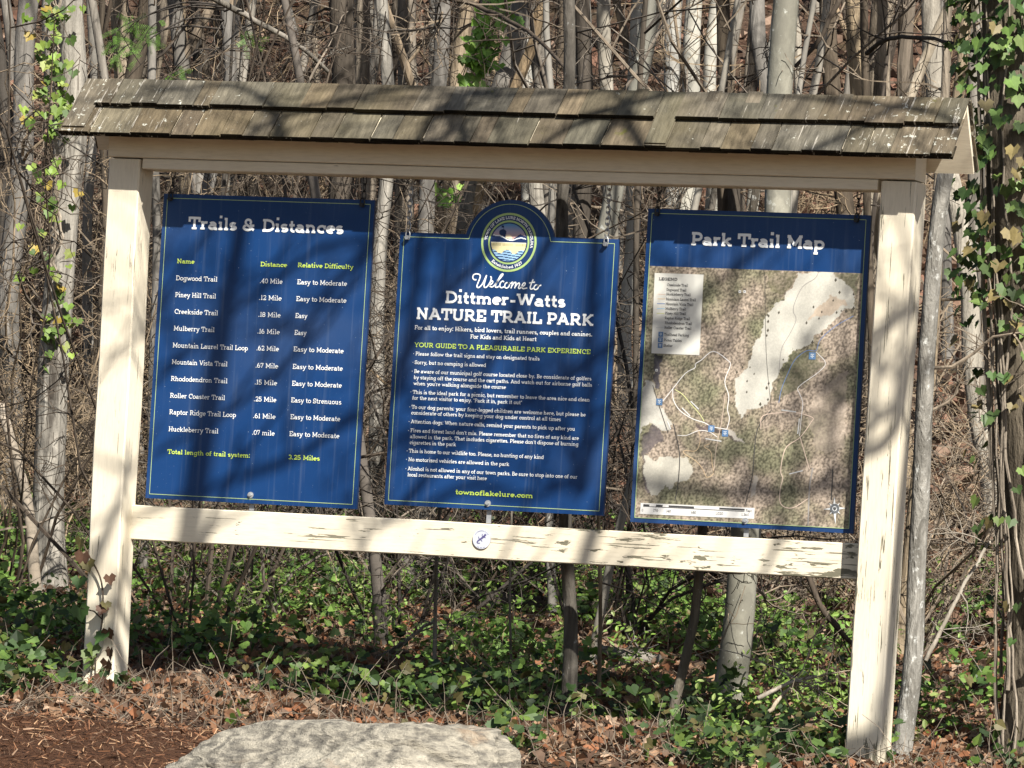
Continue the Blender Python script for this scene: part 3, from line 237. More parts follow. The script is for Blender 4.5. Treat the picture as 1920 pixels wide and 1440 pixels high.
def leafmat(name,rough=.35,spec=.45,trans=.3,vein=None):
    q=NT(name); c=q.attr(); n=q.noise(q.coord((40,40,40)),1,3,.6)
    c=q.mix(1.0,c,q.ramp(n,[(.25,.7),(.75,1.2)]),'MULTIPLY')
    q.done(c,rough,spec)
    tr=q.n('ShaderNodeBsdfTranslucent'); q.L(c,tr.inputs[0]); mx=q.n('ShaderNodeMixShader'); mx.inputs[0].default_value=trans
    q.L(q.b.outputs[0],mx.inputs[1]); q.L(tr.outputs[0],mx.inputs[2]); q.L(mx.outputs[0],q.out.inputs[0]); return q.m
CREAM=(.72,.655,.52)
M={}
def materials():
    M['post']=paint('cream_paint_post',CREAM,-.03,'z')
    M['post_worn']=paint('cream_paint_worn_post',CREAM,-.005,'z',(2,1.4,-.1,.07))
    M['rail']=paint('cream_paint_rail',CREAM,-.01,'x',(0,1.6,3.3,.085))
    M['beam']=paint('cream_paint_beam',(.74,.665,.52),-.12,'x')
    M['trim']=paint('cream_paint_trim',(.78,.70,.54),-.12,'x')
    q=NT('weathered_shingle'); s=q.attr(); g=q.noise(q.coord((55,8,8)),1,5,.7,.2); big=q.noise(q.coord((2,2,2)),1.5,4,.6); lich=q.noise(q.coord((28,28,28)),1,5,.75)
    xs=q.sep(q.coord())[0]
    c=q.mix(q.ramp(g,[(.3,0.0),(.72,1.0)]),(.066,.056,.042),(.18,.152,.112))
    c=q.mix(1.0,c,s,'MULTIPLY')
    c=q.mix(q.ramp(big,[(.5,0.0),(.8,.5)]),c,(.12,.1,.05))
    ends=q.math('ABSOLUTE',q.math('SUBTRACT',xs,1.75)); mr=q.n('ShaderNodeMapRange'); q.L(ends,mr.inputs[0]); mr.inputs[1].default_value=.7; mr.inputs[2].default_value=1.9; mr.inputs[3].default_value=0; mr.inputs[4].default_value=.10
    lf=q.math('ADD',lich,mr.outputs[0]); c=q.mix(q.ramp(lf,[(.69,0.0),(.72,.9)]),c,(.55,.55,.47))
    st=q.noise(q.coord((70,5,5)),1,4,.7); sf=q.math('ADD',st,mr.outputs[0]); c=q.mix(q.ramp(sf,[(.68,0.0),(.74,.75)]),c,(.5,.46,.39))
    ms=q.noise(q.coord((5,5,5)),1,4,.7); c=q.mix(q.ramp(ms,[(.66,0.0),(.74,.75)]),c,(.1,.1,.02))
    q.bump(q.math('ADD',g,lf),.7,.006); M['shingle']=q.done(c,.92,.15)
    q=NT('sign_blue'); n=q.noise(q.coord((3,3,3)),1,4,.6); d=q.noise(q.coord((140,140,140)),1,2,.5)
    c=q.mix(q.ramp(n,[(.3,0.0),(.7,1.0)]),(.0055,.034,.122),(.0072,.042,.145)); c=q.mix(q.ramp(d,[(.76,0.0),(.79,.8)]),c,(.35,.42,.5))
    dr=q.noise(q.coord((45,45,1.5)),1,4,.6); c=q.mix(q.ramp(dr,[(.55,0.0),(.8,.16)]),c,(.25,.3,.36)); hz=q.noise(q.coord((1.4,1.4,1.8)),1,3,.6); c=q.mix(q.ramp(hz,[(.45,0.0),(.8,.10)]),c,(.25,.3,.36))
    M['blue']=q.done(c,.44,.24)
    M['edge']=flat('sign_edge_blue',(.012,.03,.085),.5)
    M['ink_w']=flat('sign_ink_white',(.82,.84,.84),.5); M['ink_g']=flat('sign_ink_green',(.55,.72,.13),.5); M['ink_k']=flat('sign_ink_dark',(.10,.10,.10),.6)
    M['ink_line']=flat('sign_ink_line',(.36,.48,.24),.5)
    M['seal_ring']=flat('seal_ring_green',(.36,.5,.19),.5); M['navy']=flat('seal_navy',(.012,.035,.12),.5)
    q=NT('printed_map'); q.done(q.mix(1.0,q.attr(),q.ramp(q.noise(q.coord((170,170,170)),1,3,.7),[(.3,.88),(.7,1.1)]),'MULTIPLY'),.5,.3); M['map']=q.m
    q=NT('print_colours'); q.done(q.attr(),.5,.3); M['print']=q.m
    q=NT('galvanised_steel'); q.b.inputs['Metallic'].default_value=.4; M['steel']=q.done(q.mix(q.noise(q.coord((60,60,60)),1,3,.6),(.22,.23,.24),(.5,.51,.52)),.45,.5)
    M['dark_steel']=flat('dark_steel',(.03,.03,.03),.5,.4,.6)
    q=NT('badge_white'); M['badge']=q.done(q.mix(q.noise(q.coord((30,30,30)),1,3,.6),(.45,.47,.54),(.56,.58,.61)),.35,.4); M['badge_ink']=flat('badge_ink_purple',(.09,.08,.2),.5)
    M['grey']=bark('bark_grey',(.05,.045,.036),(.27,.245,.21),.6,1.4,14,((.42,.42,.37),.72))
    M['furrow_pale']=bark('bark_furrowed_pale',(.055,.045,.035),(.44,.40,.33),1.1,2.2,26,((.5,.5,.43),.7),0,.9)
    M['furrow_tan']=bark('bark_furrowed_tan',(.055,.04,.026),(.36,.29,.205),1.1,2.2,22,None,0,.9)
    M['furrow_dark']=bark('bark_furrowed_dark',(.014,.011,.008),(.19,.16,.12),1.2,2.4,15,((.3,.31,.25),.74),0,1.0)
    M['dark']=bark('bark_dark',(.016,.013,.010),(.105,.086,.066),1.0,1.6,16)
    M['smooth_pale']=bark('bark_smooth_pale',(.17,.155,.125),(.37,.34,.29),0,3,10,((.62,.62,.56),.68))
    M['smooth_white']=bark('bark_smooth_white',(.22,.21,.175),(.54,.52,.46),0,3,10,((.7,.7,.65),.66),0,.4,.2)
    M['beech']=bark('bark_beech',(.13,.127,.10),(.32,.305,.25),0,3,8,((.5,.51,.46),.60),0,.5,.2)
    M['beech_pale']=bark('bark_pale_beech',(.10,.09,.07),(.36,.335,.28),.5,5,22,((.58,.58,.53),.57),0,1.0,.1)
    M['lichen']=bark('bark_lichened',(.04,.033,.025),(.17,.145,.11),.7,3,18,((.5,.5,.46),.63),0,.8)
    M['dead']=bark('bark_bleached',(.2,.165,.115),(.48,.41,.31),.8,.8,20)
    M['birch']=bark('bark_birch',(.2,.15,.10),(.45,.37,.27),0,3,10,None,1)
    M['cherry']=bark('bark_cherry',(.08,.065,.05),(.2,.165,.13),0,3,10,None,1,.6)
    M['twig']=bark('twig_bark',(.085,.068,.05),(.32,.25,.175),.4,3,20,None,0,.3,.6)
    M['twig_dark']=bark('twig_bark_dark',(.025,.02,.016),(.10,.08,.062),.4,3,20,None,0,.3,.5)
    M['vine']=bark('vine_bark',(.16,.12,.08),(.45,.36,.25),.7,3,30,None,0,.8)
    M['ivy']=leafmat('ivy_leaf',.52,.35,.25); M['small_leaf']=leafmat('small_green_leaf',.45,.35,.4); M['litter']=leafmat('dead_leaf',.8,.2,.2); M['needle']=leafmat('hemlock_needle',.5,.3,.3)
    q=NT('forest_floor'); a=q.noise(q.coord((1,1,1)),9,6,.7); b=q.noise(q.coord((1,1,1)),1.1,3,.6); e=q.noise(q.coord((1,1,1)),38,4,.7)
    c=q.mix(q.ramp(a,[(.3,0.0),(.7,1.0)]),(.022,.014,.010),(.10,.06,.04)); c=q.mix(q.ramp(e,[(.45,0.0),(.75,.8)]),c,(.17,.115,.08)); c=q.mix(q.ramp(b,[(.5,0.0),(.75,.5)]),c,(.05,.055,.025))
    q.bump(q.math('ADD',a,q.math('MULTIPLY',e,.5)),1,.04); M['floor']=q.done(c,.95,.1)
    q=NT('red_mulch'); a=q.noise(q.coord((20,60,30)),1,5,.7,1.0); e=q.noise(q.coord((60,20,30)),1,5,.7,1.)
    c=q.mix(q.ramp(a,[(.35,0.0),(.68,1.0)]),(.035,.017,.009),(.17,.080,.042)); c=q.mix(q.ramp(e,[(.6,0.0),(.72,.8)]),c,(.32,.16,.085)); q.bump(q.math('ADD',a,e),1,.03); M['mulch']=q.done(c,.9,.15)
    q=NT('mulch_chip'); M['chip']=q.done(q.attr(),.85,.2)
    q=NT('gneiss_rock'); w=q.n('ShaderNodeTexWave'); q.L(q.coord((1,1.4,5)),w.inputs[0]); w.inputs['Scale'].default_value=3; w.inputs['Distortion'].default_value=12; w.inputs['Detail'].default_value=5; w.inputs['Detail Scale'].default_value=1.6
    a=q.noise(q.coord((8,8,30)),1,7,.75); b=q.noise(q.coord((2.2,2.2,5)),1,4,.6); g=q.noise(q.coord((60,60,60)),1,4,.7)
    h3=q.noise(q.coord((22,22,90)),1,5,.75); a=q.math('ADD',q.math('MULTIPLY',a,.62),q.math('MULTIPLY',h3,.38))
    f=q.math('ADD',q.math('MULTIPLY',w.outputs['Fac'],.14),q.math('MULTIPLY',a,.86))
    c=q.mix(q.ramp(f,[(.36,0.0),(.62,1.0)]),(.125,.115,.098),(.43,.39,.31)); c=q.mix(q.ramp(b,[(.55,0.0),(.68,.7)]),c,(.60,.55,.44)); c=q.mix(q.ramp(q.noise(q.coord((3,3,7),(4,2,1)),1,5,.65),[(.62,0.0),(.74,.55)]),c,(.38,.25,.15)); c=q.mix(q.ramp(g,[(.3,.35),(.45,0.0)]),c,(.08,.08,.075))
    q.bump(q.math('ADD',f,q.math('MULTIPLY',g,.35)),1.0,.035); M['rock']=q.done(c,.88,.2)
materials()
# ---------------------------------------------------------------- slab-serif lettering drawn stroke by stroke
GL={}
def _g(ch,adv,s): GL[ch]=(adv,[[c.split()[0]]+[float(v) for v in c.split()[1:]] for c in s.split(';') if c.strip()])
for row in '''A|.95|l .15 0 .45 1;l .79 0 .49 1;l .27 .33 .68 .33;h .15 0 .14;h .8 0 .14;l .28 1 .47 1
B|.8|l .2 0 .2 1;l .06 0 .45 0;l .06 1 .43 1;a .43 .76 .22 .24 -90 90;l .2 .52 .45 .52;a .45 .26 .26 .26 -90 90
C|.85|a .47 .5 .36 .5 50 310;l .74 .7 .74 .97
D|.88|l .2 0 .2 1;l .06 0 .4 0;l .06 1 .4 1;a .4 .5 .4 .5 -90 90
E|.8|l .2 0 .2 1;l .06 0 .7 0;l .06 1 .68 1;l .2 .5 .52 .5;l .7 0 .7 .27;l .68 1 .68 .75
F|.75|l .2 0 .2 1;h .2 0 .16;l .06 1 .68 1;l .2 .5 .52 .5;l .68 1 .68 .75
G|.92|a .47 .5 .36 .5 50 330;l .76 0 .76 .42;l .55 .42 .9 .42;l .74 .7 .74 .97
H|.95|l .2 0 .2 1;l .75 0 .75 1;l .2 .5 .75 .5;h .2 0 .14;h .2 1 .14;h .75 0 .14;h .75 1 .14
I|.42|l .21 0 .21 1;h .21 0 .16;h .21 1 .16
K|.9|l .2 0 .2 1;l .22 .42 .7 1;l .38 .58 .74 0;h .2 0 .14;h .2 1 .14;h .72 1 .13;h .76 0 .13
L|.75|l .2 0 .2 1;h .2 1 .15;l .06 0 .68 0;l .68 0 .68 .28
M|1.1|l .2 0 .2 1;l .2 1 .55 .2;l .55 .2 .9 1;l .9 0 .9 1;h .2 0 .13;h .9 0 .13;l .06 1 .22 1;l .88 1 1.04 1
N|.98|l .2 0 .2 1;l .2 1 .76 0;l .76 0 .76 1;h .2 0 .14;l .06 1 .2 1;h .76 1 .14
O|.95|a .47 .5 .4 .5 0 360
P|.78|l .2 0 .2 1;h .2 0 .15;l .06 1 .43 1;a .43 .73 .25 .27 -90 90;l .2 .46 .43 .46
R|.9|l .2 0 .2 1;h .2 0 .14;l .06 1 .43 1;a .43 .75 .25 .25 -90 90;l .2 .5 .43 .5;l .45 .5 .72 0;h .77 0 .1
S|.72|a .36 .75 .24 .25 30 270;a .36 .25 .26 .25 -150 90;l .6 .72 .6 .99;l .11 .01 .11 .28
T|.82|l .41 0 .41 1;l .07 1 .75 1;l .07 1 .07 .72;l .75 1 .75 .72;h .41 0 .16
U|.92|l .2 .3 .2 1;l .72 .3 .72 1;a .46 .3 .26 .3 180 360;h .2 1 .14;h .72 1 .14
V|.9|l .13 1 .45 0;l .77 1 .45 0;h .13 1 .13;h .77 1 .13
W|1.25|l .13 1 .38 0;l .38 0 .62 1;l .62 1 .87 0;l .87 0 1.1 1;h .13 1 .13;h 1.1 1 .13;h .62 1 .1
X|.9|l .15 0 .75 1;l .15 1 .75 0;h .15 0 .12;h .75 0 .12;h .15 1 .12;h .75 1 .12
Y|.88|l .13 1 .43 .45;l .75 1 .43 .45;l .43 0 .43 .45;h .43 0 .15;h .13 1 .12;h .75 1 .12
a|.66|l .48 0 .48 .46;a .29 .46 .19 .22 0 150;a .27 .2 .2 .2 0 360;l .48 0 .62 0
b|.72|l .17 0 .17 1;l .04 1 .17 1;a .38 .34 .25 .34 0 360
c|.62|a .34 .34 .25 .34 52 308;l .53 .46 .53 .64
d|.72|l .55 0 .55 1;l .42 1 .55 1;l .55 0 .68 0;a .32 .34 .25 .34 0 360
e|.64|a .33 .34 .25 .34 0 304;l .08 .36 .58 .36
f|.46|l .2 0 .2 .8;a .38 .8 .18 .2 70 180;l .04 .68 .42 .68;h .2 0 .15
g|.7|a .32 .34 .24 .34 0 360;l .55 .68 .55 -.1;l .55 .68 .68 .68;a .31 -.08 .24 .2 190 360
h|.78|l .17 0 .17 1;l .04 1 .17 1;a .37 .44 .2 .24 0 180;l .57 0 .57 .44;h .17 0 .13;h .57 0 .13
i|.38|l .19 0 .19 .68;l .05 .68 .19 .68;h .19 0 .14;d .19 .95
j|.36|l .2 -.08 .2 .68;l .06 .68 .2 .68;a .06 -.08 .14 .2 270 360;d .2 .95
k|.74|l .17 0 .17 1;l .04 1 .17 1;l .2 .28 .52 .68;l .3 .4 .58 0;h .17 0 .13;h .53 .68 .11;h .6 0 .11
l|.38|l .19 0 .19 1;l .05 1 .19 1;h .19 0 .14
m|1.12|l .17 0 .17 .68;l .04 .68 .17 .68;a .36 .45 .19 .23 0 180;l .55 0 .55 .45;a .74 .45 .19 .23 0 180;l .93 0 .93 .45;h .17 0 .12;h .55 0 .12;h .93 0 .12
n|.78|l .17 0 .17 .68;l .04 .68 .17 .68;a .37 .44 .2 .24 0 180;l .57 0 .57 .44;h .17 0 .13;h .57 0 .13
o|.66|a .33 .34 .26 .34 0 360
p|.72|l .17 -.28 .17 .68;l .04 .68 .17 .68;a .38 .34 .25 .34 0 360;h .17 -.28 .14
r|.54|l .17 0 .17 .68;l .04 .68 .17 .68;a .38 .42 .21 .26 60 180;h .17 0 .15
s|.56|a .28 .51 .18 .17 30 270;a .28 .17 .19 .17 -150 90
t|.46|l .2 .15 .2 .9;l .04 .68 .4 .68;a .36 .15 .16 .15 180 290
u|.78|l .17 .22 .17 .68;l .04 .68 .17 .68;a .36 .22 .19 .22 180 360;l .55 0 .55 .68;l .42 .68 .55 .68;l .55 0 .68 0
v|.7|l .12 .68 .35 0;l .58 .68 .35 0;h .12 .68 .11;h .58 .68 .11
w|1.0|l .12 .68 .32 0;l .32 0 .5 .66;l .5 .66 .68 0;l .68 0 .88 .68;h .12 .68 .11;h .88 .68 .11
x|.72|l .14 0 .58 .68;l .14 .68 .58 0;h .14 0 .1;h .58 0 .1;h .14 .68 .1;h .58 .68 .1
y|.7|l .12 .68 .36 0;l .6 .68 .28 -.25;l .28 -.28 .1 -.28;h .12 .68 .11;h .6 .68 .11
z|.62|l .1 .68 .52 .68;l .52 .68 .1 0;l .1 0 .52 0;l .1 .68 .1 .5;l .52 0 .52 .2
0|.68|a .34 .5 .25 .5 0 360
1|.44|l .24 0 .24 1;l .24 .98 .13 .88;h .24 0 .15
2|.66|a .33 .73 .23 .27 0 170;l .55 .66 .12 0;l .12 0 .58 0;l .58 0 .58 .2
3|.66|a .31 .75 .22 .25 -90 150;a .31 .26 .25 .26 -150 90
4|.7|l .47 0 .47 1;l .47 1 .08 .3;l .08 .3 .64 .3;h .47 0 .15
5|.66|l .14 1 .54 1;l .14 1 .14 .55;a .3 .32 .26 .32 -150 120
6|.66|a .33 .3 .24 .3 0 360;a .45 .4 .36 .6 100 185
7|.62|l .08 1 .54 1;l .08 1 .08 .78;l .54 1 .24 0
8|.66|a .33 .75 .2 .25 0 360;a .33 .25 .25 .25 0 360
9|.66|a .33 .7 .24 .3 0 360;a .21 .6 .36 .6 280 365
&|.95|a .38 .77 .18 .23 -40 220;l .25 .62 .78 0;a .36 .26 .27 .26 120 360;l .63 .26 .63 .48;l .5 .48 .8 .48
.|.3|d .14 .03
,|.3|d .14 .03;l .16 0 .08 -.16
:|.3|d .14 .05;d .14 .6
-|.5|l .08 .36 .42 .36
'|.22|l .11 .98 .09 .74
"|.36|l .11 .98 .09 .76;l .24 .98 .22 .76
*|.4|d .2 .36'''.split('\n'):
    ch,adv,s=row.split('|'); _g(ch,float(adv),s)
def strip(mb,P,th,y,c=None,m=0,closed=False):
    """flat ribbon of width th along the points (x,z), lying at depth y"""
    P=np.asarray(P,float)
    if len(P)<2: return
    t=np.gradient(P,axis=0)
    if closed: t[0]=t[-1]=P[1]-P[-2]
    t/=np.linalg.norm(t,axis=1,keepdims=True)+1e-12
    nn=np.stack([-t[:,1],t[:,0]],1)*th/2; k=len(P)
    A=P+nn;B=P-nn; V=np.concatenate([np.stack([A[:,0],np.full(k,y),A[:,1]],1),np.stack([B[:,0],np.full(k,y),B[:,1]],1)])
    mb.add(V,[(i,i+1,k+i+1,k+i) for i in range(k-1)],c=c,m=m)
def text_width(s): return sum(GL[ch][0] if ch in GL else .36 for ch in s)
def text(mb,s,x,z,width,cap,w,y,place=None,m=0):
    nat=text_width(s)*cap; sx=width/nat if width else 1.0; cx=0.0; layer=0
    th=w*cap
    def mp(gx,gy):
        h=w/2
        yy= gy if (gy<0) else (h+gy*(1-2*h)/1.0 if gy>.7 else h+gy*(.68-2*h)/.68)
        return gx,yy
    for ch in s:
        if ch not in GL: cx+=.36; continue
        adv,st=GL[ch]
        for k in st:
            o=k[0]; v=k[1:]; closed=False; tt=th
            if o=='l': P=[mp(v[0],v[1]),mp(v[2],v[3])]; 
            elif o=='h': P=[mp(v[0]-v[2],v[1]),mp(v[0]+v[2],v[1])]; tt=th*.82
            elif o=='d': P=[(v[0],v[1]-w*.55+w*.5),(v[0],v[1]+w*.55+w*.5)]; tt=th*1.15
            else:
                n=max(5,int(abs(v[5]-v[4])/24)); a=np.radians(np.linspace(v[4],v[5],n+1)); closed=abs(v[5]-v[4])>=360
                P=[mp(v[0]+v[2]*math.cos(q),v[1]+v[3]*math.sin(q)) for q in a]
            P=np.array(P)
            if o=='l' and P[0][1]!=P[1][1] and abs(P[0][0]-P[1][0])<1e-6:   # stems reach the full height
                P[:,1]+=np.sign(P[:,1]-P[:,1].mean())*w*.45
            if place is None: Q=np.stack([x+(cx+P[:,0])*cap*sx,z+P[:,1]*cap],1)
            else: Q=np.array([place((cx+a)*cap*sx,b*cap) for a,b in P])
            strip(mb,Q,tt*(1 if o!='l' else min(1.0,sx**.5) if abs(P[0][1]-P[1][1])>.05 else 1),y-.00012*(layer%9),m=m,closed=closed); layer+=1
        cx+=adv
def fan(mb,P,y,c=None,m=0):
    from mathutils.geometry import tessellate_polygon
    t=tessellate_polygon([[Vector((a,b,0)) for a,b in P]])
    mb.add([(a,y,b) for a,b in P],T=t,c=c,m=m)
def ring(mb,cx,cz,r0,r1,y,n=48,c=None,m=0):
    a=np.linspace(0,2*math.pi,n,endpoint=False)
    V=[(cx+r0*math.cos(q),y,cz+r0*math.sin(q)) for q in a]+[(cx+r1*math.cos(q),y,cz+r1*math.sin(q)) for q in a]
    mb.add(V,[(i,(i+1)%n,n+(i+1)%n,n+i) for i in range(n)],c=c,m=m)
def plate(mb,P,y0,y1,m=0,me=1):
    """outline P (x,z) as a solid plate from y0 (front) to y1"""
    from mathutils.geometry import tessellate_polygon
    t=tessellate_polygon([[Vector((a,b,0)) for a,b in P]]); k=len(P)
    mb.add([(a,y0,b) for a,b in P],T=t,m=m); mb.add([(a,y1,b) for a,b in P],T=t,m=me)
    V=[(a,y0,b) for a,b in P]+[(a,y1,b) for a,b in P]
    mb.add(V,[(i,(i+1)%k,k+(i+1)%k,k+i) for i in range(k)],m=me)
# ---------------------------------------------------------------- the kiosk
W_=.142; SPAN=3.3; ZB=2.101; ZB2=2.142
def make_kiosk():
    root=empty('trail_kiosk',(0,0,0)); tag(root,'cream painted wooden notice frame with a mossy shingle roof holding three blue boards','notice kiosk')
    mb=MB(); beam(mb,(0,0,-.5),(W_,W_,ZB2-.002),nx=14,ch=.006,wob=.005,shift=lambda t:(.018-.028*t,0,0)); mb.build('post',M['post'],root)
    mb=MB(); beam(mb,(SPAN,0,-.8),(SPAN+W_,W_,ZB2-.004),nx=14,ch=.006,wob=.006,shift=lambda t:(-.016+.025*t,0,0)); tag(mb.build('post',M['post_worn'],root),'post with long cracks and worn patches in its cream paint')
    mb=MB(); beam(mb,(-.012,-.002,ZB2+.003),(SPAN+W_+.003,W_,2.30),nx=12,ch=.004,wob=.003); mb.build('beam',M['beam'],root)
    mb=MB(); beam(mb,(W_+.003,.002,ZB),(SPAN-.006,W_-.01,ZB2+.001),nx=12,ch=.003,wob=.002); mb.build('lower_beam',M['beam'],root)
    mb=MB(); beam(mb,(W_-.004,.1076,.584),(SPAN+.004,.1456,.7254),nx=16,ch=.004,wob=.004); tag(mb.build('rail',M['rail'],root),'cream rail with paint peeling off towards one end')
    # roof
    X0,X1=-.155,3.64; rid=np.array([.04,2.452]); ev=np.array([-.166,2.222]); rv=np.array([.196,2.2])
    deck=MB()
    def slab(a,b,t0,t1,xa,xb,sg):
        d=(b-a)/np.linalg.norm(b-a); nrm=np.array([-d[1],d[0]])*sg
        P=[a+nrm*t0,b+nrm*t0,b+nrm*t1,a+nrm*t1]
        V=[(x,p[0],p[1]) for x in (xa,xb) for p in P]
        deck.add(V,[(0,1,2,3),(7,6,5,4),(0,4,5,1),(1,5,6,2),(2,6,7,3),(3,7,4,0)])
    slab(rid,rid+(ev-rid)*.9,-.02,0,X0+.012,X1-.014,-1 if True else 1)
    slab(rid+np.array([.002,-.001]),rv,-.02,0,X0+.012,X1-.012,1)
    rf=deck.build('roof',M['trim'],root)
    def shingles(a,b,sg,name,seed):
        r=random.Random(seed); mb=MB(); d=(b-a)/np.linalg.norm(b-a); Ln=np.linalg.norm(b-a); nrm=np.array([-d[1],d[0]])*sg
        def shake(x0,x1,s0,s1,t0,t1,th,col,skew):
            V=[]
            for x in (x0,x1):
                for s,t in ((s0,t0),(s1,t1)):
                    for h in (0,th if s==s1 else th*.5):
                        p=a+d*s+nrm*(t+h); V.append((x+(skew if s==s1 else 0),p[0],p[1]))
            mb.add(V,[(0,1,3,2),(4,6,7,5),(0,4,5,1),(2,3,7,6),(0,2,6,4),(1,5,7,3)],c=col)
            if th>.008:                                     # near-black strip on the butt: moss plus the course's shadow line, painted in
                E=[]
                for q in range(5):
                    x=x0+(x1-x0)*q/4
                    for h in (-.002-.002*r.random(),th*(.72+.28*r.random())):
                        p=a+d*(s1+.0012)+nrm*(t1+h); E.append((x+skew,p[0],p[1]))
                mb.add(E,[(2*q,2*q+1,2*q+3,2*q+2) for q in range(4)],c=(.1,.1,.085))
        for course in (0,1,2):
            x=X0+(0 if course!=1 else .03)*r.random()
            while x<X1-.02:
                wd=r.choice((.07,.09,.1,.12,.14,.16,.18)); x2=min(x+wd,X1)
                if X1-x2<.04: x2=X1
                k=r.uniform(.72,1.15); wm=r.uniform(.92,1.08); col=(k*wm,k,k*(2-wm)*r.uniform(.9,1.0))
                j=r.uniform(-.006,.006)
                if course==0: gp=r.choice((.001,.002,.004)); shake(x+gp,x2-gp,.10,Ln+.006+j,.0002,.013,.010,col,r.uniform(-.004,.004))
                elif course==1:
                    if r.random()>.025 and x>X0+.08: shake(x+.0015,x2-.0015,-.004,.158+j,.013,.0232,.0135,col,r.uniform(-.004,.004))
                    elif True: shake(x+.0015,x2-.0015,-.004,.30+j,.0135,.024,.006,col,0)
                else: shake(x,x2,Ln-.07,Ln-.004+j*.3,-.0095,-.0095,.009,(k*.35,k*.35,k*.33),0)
                x=x2
        # ridge slivers that stand a little proud of the ridge line
        x=X0
        while x<X1-.05:
            w=r.uniform(.02,.09)
            if r.random()<.25: shake(x,min(x+w,X1),-.006-r.random()*.006,.09,.0235,.025,.002,(r.uniform(.7,1.3),)*3,0)
            x+=w+r.uniform(0,.12)
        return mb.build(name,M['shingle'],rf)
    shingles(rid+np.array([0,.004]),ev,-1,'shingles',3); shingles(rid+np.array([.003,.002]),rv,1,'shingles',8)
    # round badge nailed to the rail
    bx,bz,br=1.691,.661,.0385
    mb=MB(); n=40
    P=[(bx+br*math.cos(2*math.pi*i/n),bz+br*math.sin(2*math.pi*i/n)) for i in range(n)]
    plate(mb,P,.1012,.107); bd=mb.build('round_badge',[M['badge'],M['steel']],root); tag(bd,'round white badge with a purple lizard')
    mb=MB(); y=.1005
    def loc(px,py): return (bx+(px-418)/168*br, bz-(py-1068)/182*br)
    body=smooth_line([loc(492,968),loc(470,1000),loc(440,1030),loc(410,1055),loc(380,1080),loc(350,1105),loc(340,1130),loc(355,1145),loc(385,1140),loc(385,1155)],4)
    k=len(body)
    for i in range(k-1):
        t=i/(k-1); w=.0085*(1-t)**.8*(1.0 if t>.12 else .85)+.0012
        strip(mb,body[i:i+2],w,y-.00004*(i%5))
    for L in ([(445,1025),(425,995),(430,965)],[(455,1020),(485,1030),(490,1040)],[(385,1075),(365,1045),(362,1018)],[(395,1070),(425,1095),(430,1110)]):
        strip(mb,[loc(*q) for q in L],.0026,y-.0003)
    for a0 in list(np.linspace(38,150,22))+list(np.linspace(235,300,12)):
        a=math.radians(a0); r0=br*.84
        if int(a0*7)%5: strip(mb,[(bx+r0*math.cos(a),bz+r0*math.sin(a)),(bx+(r0+.0032)*math.cos(a),bz+(r0+.0032)*math.sin(a))],.0016,y)
    mb.build('emblem',M['badge_ink'],bd,attr=False)
    return root
make_kiosk()
YF=.11; TH=.016
def chain_links(mb,x,y,z0,z1,n,r=.0028,hw=.0085):
    L=(z0-z1)/n
    for i in range(n):
        zc=z0-(i+.5)*L; a=np.linspace(0,2*math.pi,13); hh=L*.5+r*1.6
        ex=hw*np.sign(np.cos(a))*np.abs(np.cos(a))**.7; ez=hh*np.sign(np.sin(a))*np.abs(np.sin(a))**.8
        if i%2: P=[(x,y+e,zc+f) for e,f in zip(ex,ez)]
        else: P=[(x+e,y,zc+f) for e,f in zip(ex,ez)]
        tube(mb,P,r,5,cap=False)
def border(mb,P,th,y):
    P=list(P)+[P[0]]
    for i in range(len(P)-1): strip(mb,[P[i],P[i+1]],th,y-.0001*(i%4))
def hardware(root,s,hooks,kind,bx,bz,seed):
    x0,x1,z0,z1=s
    for hx,zt in hooks:
        mb=MB()
        if kind=='chain': chain_links(mb,hx,YF-.004,ZB+.004,zt+.012,9)
        else:
            chain_links(mb,hx,YF+.004,ZB+.004,zt+.004,3,.0024,.008)
        ch=mb.build('chain' if kind=='chain' else 'hanging_hook',M['steel'] if kind=='chain' else M['dark_steel'],root,smooth=True)
        mb=MB(); a=np.linspace(math.radians(-60),math.radians(240),14)
        tube(mb,[(hx+.009*math.cos(q),YF-.009,zt-.012+.020*math.sin(q)) for q in a],.0028,6)
        tube(mb,[(hx,YF-.018,zt-.022),(hx,YF+.02,zt-.022)],.0055,8); tube(mb,[(hx,YF-.0225,zt-.022),(hx,YF-.013,zt-.022)],.0095,6)
        mb.build('shackle',M['steel'] if kind=='chain' else M['dark_steel'],root,smooth=False)
    mb=MB(); box(mb,(bx-.010,YF+TH+.001,.727),(bx+.010,YF+TH+.004,bz+.01)); mb.build('bracket',M['steel'],root)
    mb=MB(); tube(mb,[(bx,YF-.0035,bz),(bx,YF-.0005,bz)],.013,16); tube(mb,[(bx,YF-.011,bz),(bx,YF-.003,bz)],.0065,6); mb.build('bolt',M['steel'],root)
SG=[dict(zip(('x0','x1','z0','z1'),s)) for s in SIGNS]
INK={'w':'ink_w','g':'ink_g','k':'ink_k'}
def lettering(root,items,names):
    """one mesh for each line of writing; a bullet goes with its line"""
    lines=[]
    for it in items:
        if it[0]=='*': lines[-1][2].append(it)
        else: lines.append((names(it),it[6],[it]))
    for nm,c,its in lines:
        mb=MB()
        for (s,x,z,wd,cap,w,_) in its: text(mb,s,x,z,wd,cap,w*(.84 if cap>.04 else .88),YF-(.0016 if c!='k' else .0032))
        mb.build(nm,M[INK[c]],root,attr=False)
